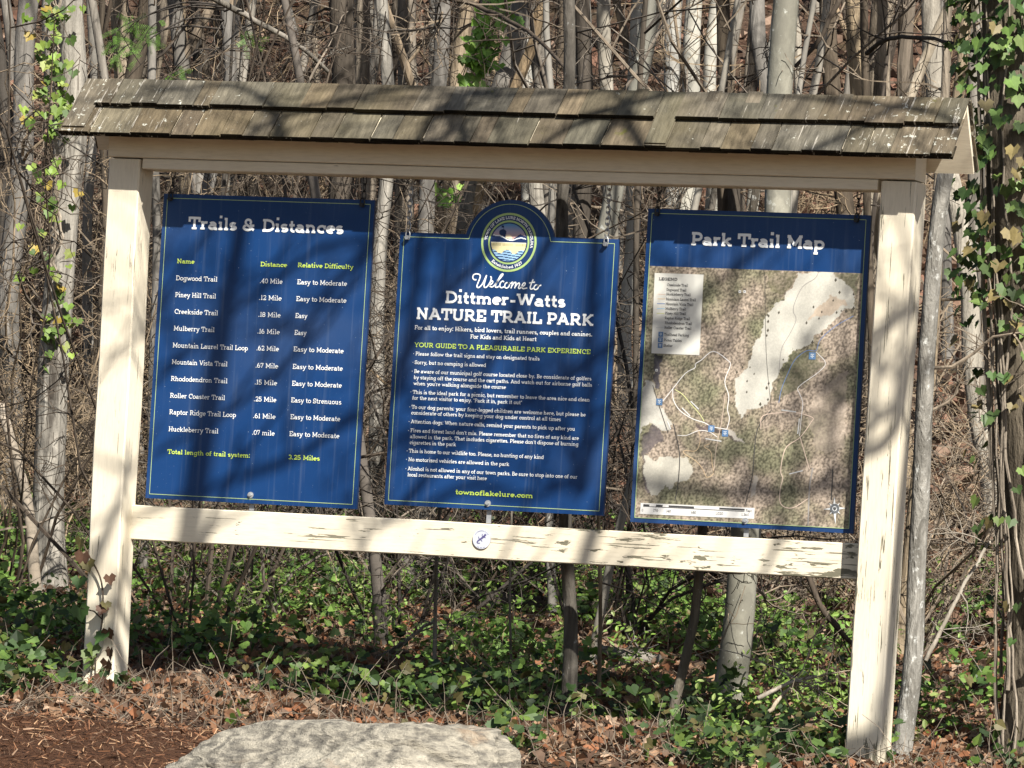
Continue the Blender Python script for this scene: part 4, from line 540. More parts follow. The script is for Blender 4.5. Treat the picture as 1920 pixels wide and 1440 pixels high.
def make_signs():
    # trails & distances
    s=SIGNS[0]; root=empty('trail_list_board',((s[0]+s[1])/2,YF,s[2])); inv=Vector(root.location)
    def off(r): 
        for c in r.children: c.location=-inv
    tag(root,'blue board listing ten trails with distances and difficulty, hung beside the left post','information board')
    mb=MB(); plate(mb,[(s[0],s[2]),(s[1],s[2]),(s[1],s[3]),(s[0],s[3])],YF,YF+TH); mb.build('panel',[M['blue'],M['edge']],root)
    mb=MB(); i=.018; border(mb,[(s[0]+i,s[2]+i),(s[1]-i,s[2]+i),(s[1]-i,s[3]-i),(s[0]+i,s[3]-i)],.0024,YF-.0012); mb.build('border_line',M['ink_line'],root)
    lettering(root,T1,lambda t:'heading' if t[4]>.04 else 'total_line' if t[2]<.95 and t[6]=='g' else 'column_heading' if t[6]=='g' else 'trail_name' if t[1]<.5 else 'distance' if t[1]<.8 else 'difficulty'); hardware(root,s,[(s[0]+.035,s[3]),(s[1]-.05,s[3])],'hook',.669,.790,1); off(root)
    # welcome
    s=SIGNS[1]; root=empty('welcome_board',((s[0]+s[1])/2,YF,s[2])); inv=Vector(root.location)
    tag(root,'blue welcome board with an arched top and round emblem, hanging on chains','information board')
    def outline(i):
        cx=SEAL[0]+.003; R=.197-i; zc=s[3]-.052; hx=math.sqrt(R*R-(s[3]-i-zc)**2); a0=math.atan2(s[3]-i-zc,hx); P=[(s[0]+i,s[2]+i),(s[1]-i,s[2]+i),(s[1]-i,s[3]-i)]
        P+=[(cx+R*math.cos(a),zc+R*math.sin(a)) for a in np.linspace(a0,math.pi-a0,28)]
        return P+[(s[0]+i,s[3]-i)]
    mb=MB(); plate(mb,outline(0),YF,YF+TH); mb.build('panel',[M['blue'],M['edge']],root)
    mb=MB(); border(mb,outline(.018),.0024,YF-.0012); mb.build('border_line',M['ink_line'],root)
    lettering(root,T2,lambda t:'heading' if t[4]>.04 else 'web_address' if t[6]=='g' and t[2]<1 else 'guide_heading' if t[6]=='g' else 'subtitle' if t[5]>.19 else 'park_rule')
    mb=MB()
    for k,q in enumerate(SCRIPT):
        P=smooth_line(q,5); strip(mb,P,.0052,YF-.0016-.0002*(k%4))
    mb.build('script_lettering',M['ink_w'],root,attr=False)
    cx,cz=SEAL; R=SEALR; mb=MB()
    ring(mb,cx,cz,0.0001,R,YF-.0012,m=0); ring(mb,cx,cz,R*.925,R,YF-.0016,m=1); ring(mb,cx,cz,R*.675,R*.745,YF-.0016,m=1)
    se=mb.build('round_emblem',[M['navy'],M['seal_ring']],root)
    mb=MB()
    def arc(sx0,inner):
        return None
    tw="TOWN OF LAKE LURE NORTH CAROLINA"; r0=R*.79; cap=R*.095; arcl=math.radians(188)*(r0+cap/2)
    text(mb,tw,0,0,arcl,cap,.17,YF-.002,place=lambda u,v:(cx+(r0+v)*math.cos(math.radians(176)-u/(r0+cap/2)),cz+(r0+v)*math.sin(math.radians(176)-u/(r0+cap/2))))
    r1=R*.885; arcl=math.radians(80)*(r1-cap/2)
    text(mb,"Established 1927",0,0,arcl,cap*1.05,.17,YF-.002,place=lambda u,v:(cx+(r1-v)*math.cos(math.radians(228)+u/(r1-cap/2)),cz+(r1-v)*math.sin(math.radians(228)+u/(r1-cap/2))))
    mb.build('emblem_lettering',M['ink_w'],se,attr=False)
    N=72; mb=MB(); pr=R*.655; g=np.linspace(-1,1,N+1)
    def colr(x,z):
        navy=(.012,.03,.10); cream=(.72,.64,.36); lb=(.3,.5,.72); wh=(.7,.75,.78)
        if z<-.38:
            arch=any(((x-q)/.29)**2+((z+.64)/.25)**2<1 for q in (-.86,-.06,.74)); 
            if z>-.62+.12*abs(x) and not arch: return cream
            k=(z+.25*x*x*0+.06*math.sin(x*2.2+.4)+.10*x*x)*16
            return navy if (k%2.1)<.75 else lb
        if z<0:
            if -.19<z<-.05 and int((x+1)*34)%2 and abs(x-.32)>.04 and abs(x+.36)>.04: return (.4,.36,.2)
            return cream if z<-.03 else (.8,.78,.66)
        pts=[(-1,.36),(-.5,.33),(-.28,.24),(-.08,.13),(.22,.11),(.45,.2),(.65,.26),(1,.18)]
        zl=np.interp(x,[q[0] for q in pts],[q[1] for q in pts])
        if abs(z-zl)<.028: return wh
        if z<zl: return navy
        hill=max(.45-.4*(x+1) if x<-.55 else -1, .2 if x<.0 else -1, .18+.75*(x-.25) if .25<x<.6 else -1, .44-.35*(x-.6) if x>=.6 else -1)
        if z<hill or ((x+.36)/.2)**2+((z-.5)/.17)**2<1 or (abs(x+.26)<.06 and z<.5) or (abs(x+.31)<.018 and z<.85) or (-.45<x<-.31 and .76<z<.85): return navy
        d=math.hypot(x+.03,(z-.2)); 
        t=min(max((z-.15)/.75,0),1); c=np.array((.62,.38,.32))*(1-t)+np.array((.10,.26,.48))*t
        if d<.2: c=np.array((.85,.72,.5))
        return tuple(c)
    for i in range(N):
        for j in range(N):
            x=(g[i]+g[i+1])/2; z=(g[j]+g[j+1])/2
            if x*x+z*z<1.0:
                V=[(cx+pr*a,YF-.002,cz+pr*b) for a,b in ((g[i],g[j]),(g[i+1],g[j]),(g[i+1],g[j+1]),(g[i],g[j+1]))]
                mb.add(V,[(0,1,2,3)],c=colr(x,z))
    mb.build('emblem_picture',M['print'],se)
    mb=MB(); ring(mb,cx,cz,R*.635,R*.68,YF-.0026); mb.build('emblem_rim',M['navy'],se)
    hardware(root,s,[(s[0]+.037,s[3]),(s[1]-.052,s[3])],'chain',1.706,.806,2); off2=[setattr(c,'location',-inv) for c in root.children]
    # trail map
    s=SIGNS[2]; root=empty('trail_map_board',((s[0]+s[1])/2,YF,s[2])); inv=Vector(root.location)
    tag(root,'blue board with an aerial photo trail map and legend, hung beside the right post','map board')
    mb=MB(); plate(mb,[(s[0],s[2]),(s[1],s[2]),(s[1],s[3]),(s[0],s[3])],YF,YF+TH); mb.build('panel',[M['blue'],M['edge']],root)
    mb=MB(); i=.0185; border(mb,[(s[0]+i,s[2]+i),(s[1]-i,s[2]+i),(s[1]-i,s[3]-i),(s[0]+i,s[3]-i)],.0024,YF-.0022); mb.build('border_line',M['ink_line'],root)
    lettering(root,T3,lambda t:'heading' if t[6]=='w' else 'scale_number' if t[2]<1 else 'legend_entry')
    bx0,bx1,bz0,bz1=s[0]+.0195,s[1]-.0205,s[2]+.0195,1.782
    nx,nz=250,290
    gx=np.linspace(bx0,bx1,nx); gz=np.linspace(bz0,bz1,nz); X,Z=np.meshgrid(gx,gz)
    Xf,Zf=X.ravel(),Z.ravel()
    def fbm(sx,sz,o,oct=4):
        return np.array([mnoise.fractal((a*sx,b*sz,o),1.0,2.0,oct) for a,b in zip(Xf,Zf)])
    wx=Xf+.016*fbm(22,22,2.2,4); wz=Zf+.016*fbm(22,22,7.7,4)
    def inside(P):
        P=np.array(P); r=np.zeros(len(Xf),bool); j=len(P)-1
        for i in range(len(P)):
            a,b=P[i],P[j]; cnd=((a[1]>wz)!=(b[1]>wz))&(wx<(b[0]-a[0])*(wz-a[1])/(b[1]-a[1]+1e-12)+a[0]); r^=cnd; j=i
        return r
    n1=fbm(5,5,1.1); n2=fbm(125,125,3.3,2); n3=fbm(16,16,5.5,3)
    f=np.clip(.55+n1*1.2+n3*.2,0,1)[:,None]; t=np.clip(.5+n2*1.1,0,1)[:,None]
    pink=np.array((.36,.30,.24)); green=np.array((.185,.18,.115)); brown=np.array((.30,.24,.19))
    C=green*(1-f)+brown*f; C=np.where(f>.62,C*(1-(f-.62)*2)+pink*(f-.62)*2,C); C=C*(.45+1.15*t)*np.array((.96,.95,.93))
    def put(k,col,a=1.0,var=.06):
        mk=inside(MPOLY[k]); cc=np.array(col)*(1+var*n3[:,None]*2)
        C[mk]=C[mk]*(1-a)+cc[mk]*a
    put('pinkp',pink*1.15,.55,.3); put('conif',(.10,.105,.06),.6,.5); put('conif2',(.12,.12,.06),.55,.5); put('conif3',(.13,.14,.08),.55,.5)
    put('dk',(.10,.085,.09),.75,.6); put('dk2',(.07,.065,.08),.85,.6); put('dk3',(.08,.06,.06),.8,.6)
    pale=(.55,.53,.46)
    put('fair',pale,.97,.05); put('lf',(.52,.50,.44),.95,.1); put('lg',(.50,.475,.4),.95,.1); put('pk',(.5,.46,.4),.9,.1); put('pt',(.5,.45,.38),.9,.1); put('sand',(.55,.44,.33),.85,.2)
    mb=MB(); V=np.stack([Xf,np.full(len(Xf),YF-.0012),Zf],1)
    i=np.arange(nz-1)[:,None]*nx+np.arange(nx-1)[None,:]; Q=np.stack([i,i+1,i+nx+1,i+nx],-1).reshape(-1,4)
    mb.add(V,Q,c=np.clip(C,.01,.8)); mp=mb.build('map_picture',M['map'],root)
    # fairway trees: small dark blots with shadows printed on the picture
    mb=MB(); r=random.Random(4); PC=dict(w=(.75,.73,.7),y=(.62,.62,.3),o=(.6,.45,.28),b=(.14,.22,.42),p=(.66,.52,.42),d=(.075,.07,.065),c=(.30,.28,.26),lb=(.35,.55,.7),gy=(.5,.5,.48))
    for k in range(46):
        q=r.choice(MPOLY['fair']+MPOLY['sand']*2); x=q[0]+r.gauss(0,.025); z=q[1]+r.gauss(0,.02)
        if not(bx0+.02<x<bx1-.02 and bz0<z<bz1-.02): continue
        w=r.uniform(.003,.006); fan(mb,[(x-w,z),(x,z-w*1.3),(x+w,z),(x+w*.2,z+w*1.8)],YF-.0015,(.09,.08,.06))
    for k,(c,w,P) in enumerate(TRAILS): 
        P=[(min(max(a,bx0),bx1),min(max(b,bz0),bz1)) for a,b in P]
        strip(mb,smooth_line(P,4) if len(P)>2 else P,w*1.15,YF-.0018-.00005*(k%6),PC[c])
    for k,(a,b) in enumerate(MAPTAGS): strip(mb,[a,b],.0045,YF-.0022,(.6,.6,.58))
    for q in SHIELDS: fan(mb,[(q[0]-.005,q[1]-.005),(q[0]+.005,q[1]-.005),(q[0]+.005,q[1]+.005),(q[0]-.005,q[1]+.005)],YF-.0022,(.7,.7,.68)); strip(mb,[(q[0]-.003,q[1]),(q[0]+.003,q[1])],.003,YF-.0025,(.1,.1,.1))
    for q,w in ICONS:
        fan(mb,[(q[0]-w,q[1]-w),(q[0]+w,q[1]-w),(q[0]+w,q[1]+w),(q[0]-w,q[1]+w)],YF-.0028 if w>.011 else YF-.0031,(.10,.19,.34))
        for a,b in (((-.5,.45),(.5,.45)),((0,.5),(0,-.6)),((-.5,-.1),(.5,-.1))): strip(mb,[(q[0]+a[0]*w,q[1]+a[1]*w),(q[0]+b[0]*w,q[1]+b[1]*w)],w*.22,YF-.0034,(.6,.66,.72))
    mb.build('map_trails',M['print'],mp)
    mb=MB(); fan(mb,LEG,YF-.0026,(.62,.61,.55))
    for c,a,b in LEGLINES: strip(mb,[a,b],.0028,YF-.003,PC[c])
    mb.build('map_legend',M['print'],root); mb=MB(); fan(mb,SCALE,YF-.0026,(.64,.63,.6))
    for a,b in SCALEBAR: strip(mb,[(a[0],a[1]),(b[0],a[1])],.007,YF-.003,(.05,.05,.05))
    strip(mb,[(SCALEBAR[0][0][0],SCALEBAR[0][0][1]-.005),(SCALEBAR[3][1][0],SCALEBAR[0][0][1]-.005)],.0025,YF-.0031,(.05,.05,.05))
    mb.build('scale_bar',M['print'],root)
    mb=MB(); cx,cz=COMPASS
    for k in range(16):
        a=k*math.pi/8+.1; L=(.046 if k%4==0 else .032 if k%4==2 else .022) ; L=.062 if k==12 else L
        w=.0075; t=(math.cos(a),math.sin(a)); n_=(-t[1],t[0])
        fan(mb,[(cx+n_[0]*w,cz+n_[1]*w),(cx+t[0]*L,cz+t[1]*L),(cx-n_[0]*w,cz-n_[1]*w)],YF-.0026-.0001*(k%5),(.66,.68,.68))
    ring(mb,cx,cz,.010,.019,YF-.0036,24,(.13,.14,.15)); ring(mb,cx,cz,.0001,.006,YF-.0036,16,(.1,.1,.1))
    mb.build('compass_rose',M['print'],root)
    hardware(root,s,[(s[0]+.042,s[3]),(s[1]-.055,s[3])],'hook',2.795,.790,3)
    for c in root.children: c.location=-inv
make_signs()
# ---------------------------------------------------------------- ground, leaf litter, mulch
def make_ground():
    ys=np.concatenate([np.linspace(-40,-3,24),np.linspace(-2.8,7,66),np.linspace(7.4,34,56),np.linspace(36,95,14)])
    xs=np.concatenate([np.linspace(-70,-14,12),np.linspace(-13,7,134),np.linspace(7.5,50,14)])
    X,Y=np.meshgrid(xs,ys); Z=ground_z(X,Y)+bump_z(X,Y).reshape(X.shape)-np.where(Y<-1.3,.06*np.clip(-1.3-Y,0,2)+.02,0)
    nx,ny=len(xs),len(ys); mb=MB(); i=np.arange(ny-1)[:,None]*nx+np.arange(nx-1)[None,:]
    mb.add(np.stack([X,Y,Z],-1).reshape(-1,3),np.stack([i,i+1,i+nx+1,i+nx],-1).reshape(-1,4))
    tag(mb.build('ground',M['floor'],smooth=True),'brown leaf-covered woodland floor rising behind the kiosk','ground',kind='structure')
make_ground()
def gz(x,y): return ground_z(x,y)+bump_z(x,y)
def rot_frames(n,tilt,seed,toward=None,bias=0.0):
    """random leaf frames: normals scattered round up, leaning towards a direction"""
    r=np.random.default_rng(seed); nrm=np.array([0,0,1.])+tilt*r.normal(size=(n,3))
    if toward is not None: nrm+=bias*np.asarray(toward)
    nrm/=np.linalg.norm(nrm,axis=1,keepdims=True); t=r.normal(size=(n,3)); u=np.cross(t,nrm); u/=np.linalg.norm(u,axis=1,keepdims=True)+1e-9
    return u,np.cross(nrm,u),nrm
def scatter(mb,P,u,v,w,size,shape,tris,cols):
    """stamp a leaf outline (k,3) at every point"""
    k=len(shape); n=len(P)
    V=P[:,None,:]+size[:,None,None]*(shape[None,:,0,None]*u[:,None,:]+shape[None,:,1,None]*v[:,None,:]+shape[None,:,2,None]*w[:,None,:])
    T=(np.asarray(tris)[None]+(np.arange(n)*k)[:,None,None]).reshape(-1,3)
    mb.add(V.reshape(-1,3),T=T,c=np.repeat(cols,k,axis=0))
def lobed(pts,fold):
    S=[(0,0,fold*0)]+[(x,y,fold*abs(x)) for x,y in pts]; k=len(pts)
    return np.array(S,float),[(0,1+i,1+(i+1)%k) for i in range(k)]
IVY=lobed([(0,-.15),(.26,-.42),(.45,-.22),(.6,-.1),(.46,.09),(.44,.32),(.26,.33),(0,.72),(-.26,.33),(-.44,.32),(-.46,.09),(-.6,-.1),(-.45,-.22),(-.26,-.42)],.22)
GIVY=lobed([(0,-.28),(.2,-.45),(.42,-.3),(.52,-.02),(.40,.15),(.24,.33),(0,.6),(-.24,.33),(-.40,.15),(-.52,-.02),(-.42,-.3),(-.2,-.45)],.28)
OVAL=lobed([(0,-.5),(.22,-.25),(.26,.1),(.12,.4),(0,.55),(-.12,.4),(-.26,.1),(-.22,-.25)],.3)
OAK=lobed([(0,-.6),(.14,-.35),(.36,-.25),(.2,-.05),(.42,.15),(.2,.25),(.14,.5),(0,.62),(-.14,.5),(-.2,.25),(-.42,.15),(-.2,-.05),(-.36,-.25),(-.14,-.35)],.55)
CURL=lobed([(0,-.5),(.3,-.2),(.34,.2),(0,.5),(-.34,.2),(-.3,-.2)],1.0)
def pick(n,cols,seed,var=.25):
    r=np.random.default_rng(seed); c=np.array(cols)[r.integers(0,len(cols),n)]; return np.clip(c*(1+var*(r.random((n,1))*2-1)),.004,.9)
def in_view_x(y,r,n,a=-.3,b=.3):
    """x range that the photograph could see at depth y, with a margin"""
    d=y-CAM['pos'][1]; c=CAM['pos'][0]-.3824*d; h=.108*d
    return c+(r.random(n)*2-1)*(h+.7)
def litter():
    r=np.random.default_rng(21); mb=MB()
    n=38000; y=-1.35+.45*r.random(n)**.5+np.clip(r.gamma(1.6,2.6,n),0,30); x=in_view_x(y,r,n); z=gz(x,y)+.012+r.random(n)*.03
    cols=pick(n,[(.22,.125,.07),(.29,.18,.11),(.17,.09,.05),(.34,.24,.165),(.10,.06,.04),(.25,.11,.055),(.15,.10,.07)],5,.3)
    u,v,w=rot_frames(n,.8,6,(-.1,-.6,0),.6); size=.02+.05*r.random(n)**2.2
    h=n//2
    for sl,(S,T) in ((slice(0,h),OAK),(slice(h,n),CURL)): scatter(mb,np.stack([x,y,z],1)[sl],u[sl],v[sl],w[sl],size[sl],S,T,cols[sl])
    # the hillside farther back: coarser drifts
    n=14000; y=5+r.random(n)*36; x=in_view_x(y,r,n); z=gz(x,y)+.02
    cols=pick(n,[(.18,.11,.075),(.24,.165,.12),(.12,.075,.05),(.2,.11,.075),(.08,.055,.04)],15,.3); u,v,w=rot_frames(n,.5,16,(-.1,-.5,0),.7); size=.10+.08*r.random(n)
    scatter(mb,np.stack([x,y,z],1),u,v,w,size,CURL[0],CURL[1],cols)
    tag(mb.build('leaf_litter',M['litter']),'fallen brown and tan leaves covering the woodland floor','leaf litter',kind='stuff')
litter()
def mulch():
    xs=np.linspace(-1.6,5.0,120); ys=np.linspace(-6,-1.0,70); X,Y=np.meshgrid(xs,ys)
    edge=-1.15+.10*np.sin(X*2.3)+.12*(X-.6)*0
    Z=ground_z(X,Y)+bump_z(X,Y).reshape(X.shape)
    k=np.array([mnoise.noise((a*6,b*6,4.)) for a,b in zip(X.ravel(),Y.ravel())]).reshape(X.shape)
    d=edge-Y+.08*k; Z=Z+np.clip(d*.35,-.05,.02)+.012*k-.06*np.clip(-1.2-Y,0,2)
    nx,ny=len(xs),len(ys); i=np.arange(ny-1)[:,None]*nx+np.arange(nx-1)[None,:]
    mb=MB(); mb.add(np.stack([X,Y,Z],-1).reshape(-1,3),np.stack([i,i+1,i+nx+1,i+nx],-1).reshape(-1,4))
    tag(mb.build('mulch_bed',M['mulch'],smooth=True),'red-brown shredded bark mulch bed in front of the kiosk','ground',kind='structure')
    r=np.random.default_rng(31); n=22000; y=-1.0-r.random(n)**1.3*2.6; x=in_view_x(y,r,n); e=-1.12+.10*np.sin(x*2.3)
    ok=y<e+.12*r.random(n)-.02; x,y=x[ok],y[ok]; n=len(x); z=gz(x,y)+np.clip((-1.15+.10*np.sin(x*2.3)-y)*.35,0,.02)-.06*np.clip(-1.2-y,0,2)+.01+.012*r.random(n)
    L=np.array([(-.5,-.07,0),(.5,-.03,0),(.5,.04,.05),(-.5,.06,.05)]); u,v,w=rot_frames(n,.5,33)
    scb=MB(); V_=np.stack([x,y,z],1); size=.012+.035*r.random(n)**2
    scatter(scb,V_,u,v,w,size,L,[(0,1,2),(0,2,3)],pick(n,[(.15,.07,.036),(.21,.105,.055),(.08,.037,.02),(.34,.21,.12),(.13,.06,.03),(.26,.17,.11)],34,.35))
    tag(scb.build('mulch_chips',M['chip']),'loose red-brown bark shreds strewn over the mulch bed','mulch',kind='stuff')
mulch()
# ---------------------------------------------------------------- trees
def wander(p,d,L,n,wig,r,up=0.0):
    P=[np.array(p,float)]; d=np.array(d,float); d/=np.linalg.norm(d)
    for i in range(n):
        d=d+np.array([r.gauss(0,wig),r.gauss(0,wig),r.gauss(0,wig)+up]); d/=np.linalg.norm(d); P.append(P[-1]+d*L/n)
    return np.array(P),d
def spray(mb,p,d,L,rad,r,depth,wig=.22,up=.02,nb=4,minr=.0016,c=None):
    n=5 if depth>0 else 4
    P,_=wander(p,d,L,n,wig,r,up); tube(mb,P,np.linspace(rad,max(rad*.35,minr),n+1),5 if rad>.008 else 3,c=c,cap=False)
    if depth<=0: return
    for k in range(nb):
        t=r.uniform(.2,.98); i=min(int(t*n),n-1); q=P[i]+(P[i+1]-P[i])*(t*n-i); b=(P[i+1]-P[i])/np.linalg.norm(P[i+1]-P[i])
        s=np.array([r.gauss(0,1) for _ in range(3)]); s-=b*s.dot(b); s/=np.linalg.norm(s)+1e-9
        spray(mb,q,b*r.uniform(.3,.8)+s,L*r.uniform(.3,.6),max(rad*.5,minr),r,depth-1,wig,up,nb,minr,c)
def trunk_mesh(P,r0,r1,n=14,flare=.35,seed=0):
    P=np.asarray(P,float); mb=MB(); k=len(P); t=np.linspace(0,1,k); h=np.linalg.norm(P-P[0],axis=1)
    R=r0+(r1-r0)*t+r0*flare*np.exp(-h/.18)
    th=np.arange(n)*2*math.pi/n; V=[]
    for i in range(k):
        for a in th:
            q=R[i]*(1+.10*mnoise.noise((math.cos(a)*1.2+seed,math.sin(a)*1.2,h[i]*1.3))+.05*mnoise.noise((math.cos(a)*3,math.sin(a)*3+seed,h[i]*4)))
            V.append((P[i][0]+q*math.cos(a),P[i][1]+q*math.sin(a),P[i][2]))
    Q=[(i*n+j,i*n+(j+1)%n,(i+1)*n+(j+1)%n,(i+1)*n+j) for i in range(k-1) for j in range(n)]
    V.append(tuple(P[-1])); T=[(len(V)-1,(k-1)*n+j,(k-1)*n+(j+1)%n) for j in range(n)]
    mb.add(V,Q,T); return mb
def tree(name,base,slope,r,mat,label,top,kind,seed,cat='tree',group=None):
    rr=random.Random(seed); base=np.array(base); d=np.array([slope,0.0,1.0])
    root=empty(name,tuple(base)); tag(root,label,cat,group)
    k=max(8,int((top-base[2])/.16)) if kind!='far' else 26
    t=np.linspace(0,1,k); L=top-base[2]
    amp=(min(.07,.8*r+.025) if kind!='far' else .09)*(1.5 if kind=='snag' else 1)
    P=np.array([base+d*L*q+np.array([(q*L>0)*amp*mnoise.noise((q*L*1.1,seed*3.1,0)),amp*mnoise.noise((q*L*1.1,seed*3.1,9)),0])*min(1,q*L*2) for q in t])
    trunk_mesh(P,r,r*(.62 if kind!='snag' else .8),14 if kind!='far' else 10,.4 if kind!='snag' else .2,seed).build('trunk',M[mat],root,smooth=True,origin=base)
    mb=MB()
    nl={'tree':5,'far':3,'snag':3}[kind]
    for i in range(nl):                                   # thin dead side shoots low on the trunk
        q=rr.uniform(.05,.75); j=min(int(q*(k-1)),k-2); a=rr.uniform(0,6.28) if base[1]>2.4 else rr.uniform(.5,2.6); ln=1.0 if base[1]>2.4 else .55
        spray(mb,P[j],(math.cos(a),math.sin(a),rr.uniform(-.1,.7)),ln*rr.uniform(.3,1.1)*(1 if kind!='far' else 1.4),min(.010,max(.005,r*.22)),rr,2,.28,.03,4,.0018 if kind!='far' else .003)
    if kind!='snag' and not(base[1]<.6 and r<.05):
        for i in range(3):                                # limbs of the crown
            j=int(rr.uniform(.55,.98)*(k-1)); a=rr.uniform(0,6.28)
            spray(mb,P[j],(math.cos(a),math.sin(a),rr.uniform(.4,1.4)),rr.uniform(1.4,2.6),r*.45,rr,2 if kind!='far' else 1,.16,.06,4,.004)
    if kind!='snag' and rr.random()<.4 and base[1]>2.4:       # a fork or a heavy low limb
        j=int(rr.uniform(.12,.5)*(k-1)); a=rr.uniform(0,6.28); F_,_=wander(P[j],(math.cos(a)*.35,math.sin(a)*.35,1),rr.uniform(2,3.5),8,.09,rr,.02); tube(mb,F_,np.linspace(r*.6,r*.25,9),8,jit=.05)
        for q in range(4): spray(mb,F_[rr.randrange(3,9)],(rr.gauss(0,1),rr.gauss(0,1),.6),rr.uniform(.5,1.2),r*.2,rr,2,.2,.03,3,.002)
    if mb.n: mb.build('crown',M['twig' if mat not in('dark','furrow_dark','lichen') else 'twig_dark'],root,origin=base)
    return root
for i,(b,s,r,mat,label,top,kind) in enumerate(TREES):
    nm={'birch':'birch_tree','beech':'beech_tree','dead':'dead_tree','lichen':'sapling'}.get(mat,'sapling' if r<.022 else 'woodland_tree')
    tree(nm,b,s[0],r,mat,label,top,kind,i+1,'sapling' if nm=='sapling' else 'tree')
for i,(b,s,r,mat,label,top,kind) in enumerate(FILL):
    tree('woodland_tree',b,s[0],r,mat,label,top,kind,200+i,'tree','slim trunks far back in the wood')
def cherry():
    P=smooth_line(np.array(CHERRY)[::-1],7); P=np.vstack([P[0]-[0,0,.08],P]); base=P[0]
    P=np.vstack([P,P[-1]+[(P[-1]-P[-2])*j*7 for j in (1,2,3,4)]])
    root=empty('cherry_sapling',tuple(base)); tag(root,'slender bowed brown sapling with ringed bark, from beside the trails board up across the roof','sapling')
    trunk_mesh(P,.034,.015,12,.25,77).build('trunk',M['cherry'],root,smooth=True,origin=base)
    mb=MB(); rr=random.Random(9)
    for j in range(14):
        i=rr.randrange(8,len(P)-2); a=rr.uniform(0,6.28); spray(mb,P[i],(math.cos(a),math.sin(a),.5),rr.uniform(.3,.8),.006,rr,2)
    mb.build('crown',M['twig'],root,origin=base)
cherry()
# ---------------------------------------------------------------- bare shrubs that make the tangle between the trunks
def shrub_proto(seed,dark,h):
    rr=random.Random(seed); root=empty('bare_shrub'); mb=MB()
    for k in range(rr.randint(7,11)):
        a=rr.uniform(0,6.28); lean=rr.uniform(.15,.9); L=rr.uniform(.7,1.2)*h
        n=9; P,_=wander((rr.gauss(0,.08),rr.gauss(0,.08),-.05),(math.cos(a)*lean,math.sin(a)*lean,1),L,n,.16,rr,.0)
        if rr.random()<.4: P[:,2]-=np.linspace(0,1,n+1)**2*L*rr.uniform(.1,.5)        # arching canes
        rad=rr.uniform(.005,.010); tube(mb,P,np.linspace(rad,.0025,n+1),5,cap=False)
        for j in range(9):
            t=rr.uniform(.15,.98)*n; i=min(int(t),n-1); q=P[i]+(P[i+1]-P[i])*(t-i); s=np.array([rr.gauss(0,1),rr.gauss(0,1),rr.gauss(.2,.8)])
            spray(mb,q,s,rr.uniform(.25,.7),.0036,rr,2,.3,.0,3,.0017)
    mb.build('stems',M['twig_dark' if dark else 'twig'],root); return root
SHR=[shrub_proto(300+i,i%2==1,h) for i,h in enumerate((1.5,2.2,2.8,3.4,1.8,2.5,3.0,3.8,2.0))]
used=[False]*len(SHR)
ZN=[(-1.05,'left of the kiosk'),(.0,'behind the trails board'),(.85,'behind the welcome board'),(1.6,'behind the map board'),(9,'right of the kiosk')]
def shrubs():
    rr=random.Random(17); spots=[]
    for k in range(900):
        if len(spots)>=50: break
        y=rr.choice((rr.uniform(1.6,5),rr.uniform(3,9),rr.uniform(7,17))); d=y-CAM['pos'][1]; off=rr.uniform(-1,1)*(.105*d+.25); x=CAM['pos'][0]-.3824*d+off
        if any((x-a)**2+(y-b)**2<.16 for a,b,_ in spots): continue
        if y<4.2 and off/(.1*d)>-.62 and rr.random()<.88: continue
        spots.append((x,y,off/(.1*d)))
    cnt={}
    for (x,y,f) in sorted(spots,key=lambda s:s[2]):
        i=rr.choice((0,1,4,8)) if f>.15 else rr.randrange(len(SHR))
        o=SHR[i] if not used[i] else copy_tree(SHR[i]); used[i]=True
        o.location=(x,y,float(gz([x],[y])[0])); o.rotation_euler=(0,0,rr.uniform(0,6.28)); s=rr.uniform(.8,1.2); o.scale=(s,s,s*rr.uniform(.9,1.15))
        zone='left of the kiosk' if f<-.8 else 'behind the trails board' if f<-.28 else 'behind the welcome board' if f<.2 else 'behind the map board' if f<.72 else 'right of the kiosk'
        tone='dark' if i%2==1 else 'pale brown'; dep='near' if y<5 else 'middle' if y<9 else 'far'
        key=(zone,tone,dep); cnt.setdefault(key,[]).append(o)
    ords=['leftmost','second from left','third from left','fourth from left','fifth from left','sixth from left','seventh from left','eighth from left']
    for (zone,tone,dep),v in cnt.items():
        for j,o in enumerate(v):
            lb=f'{dep} {tone} leafless shrub {zone}'
            if len(v)>1: lb=f'{dep} {tone} leafless shrub {zone}, {ords[j]} of {len(v)}'
            tag(o,lb,'shrub','leafless shrubs tangled between the trunks')
    for i,o in enumerate(SHR):
        if not used[i]:
            for c in list(o.children): bpy.data.objects.remove(c)
            bpy.data.objects.remove(o)
shrubs()
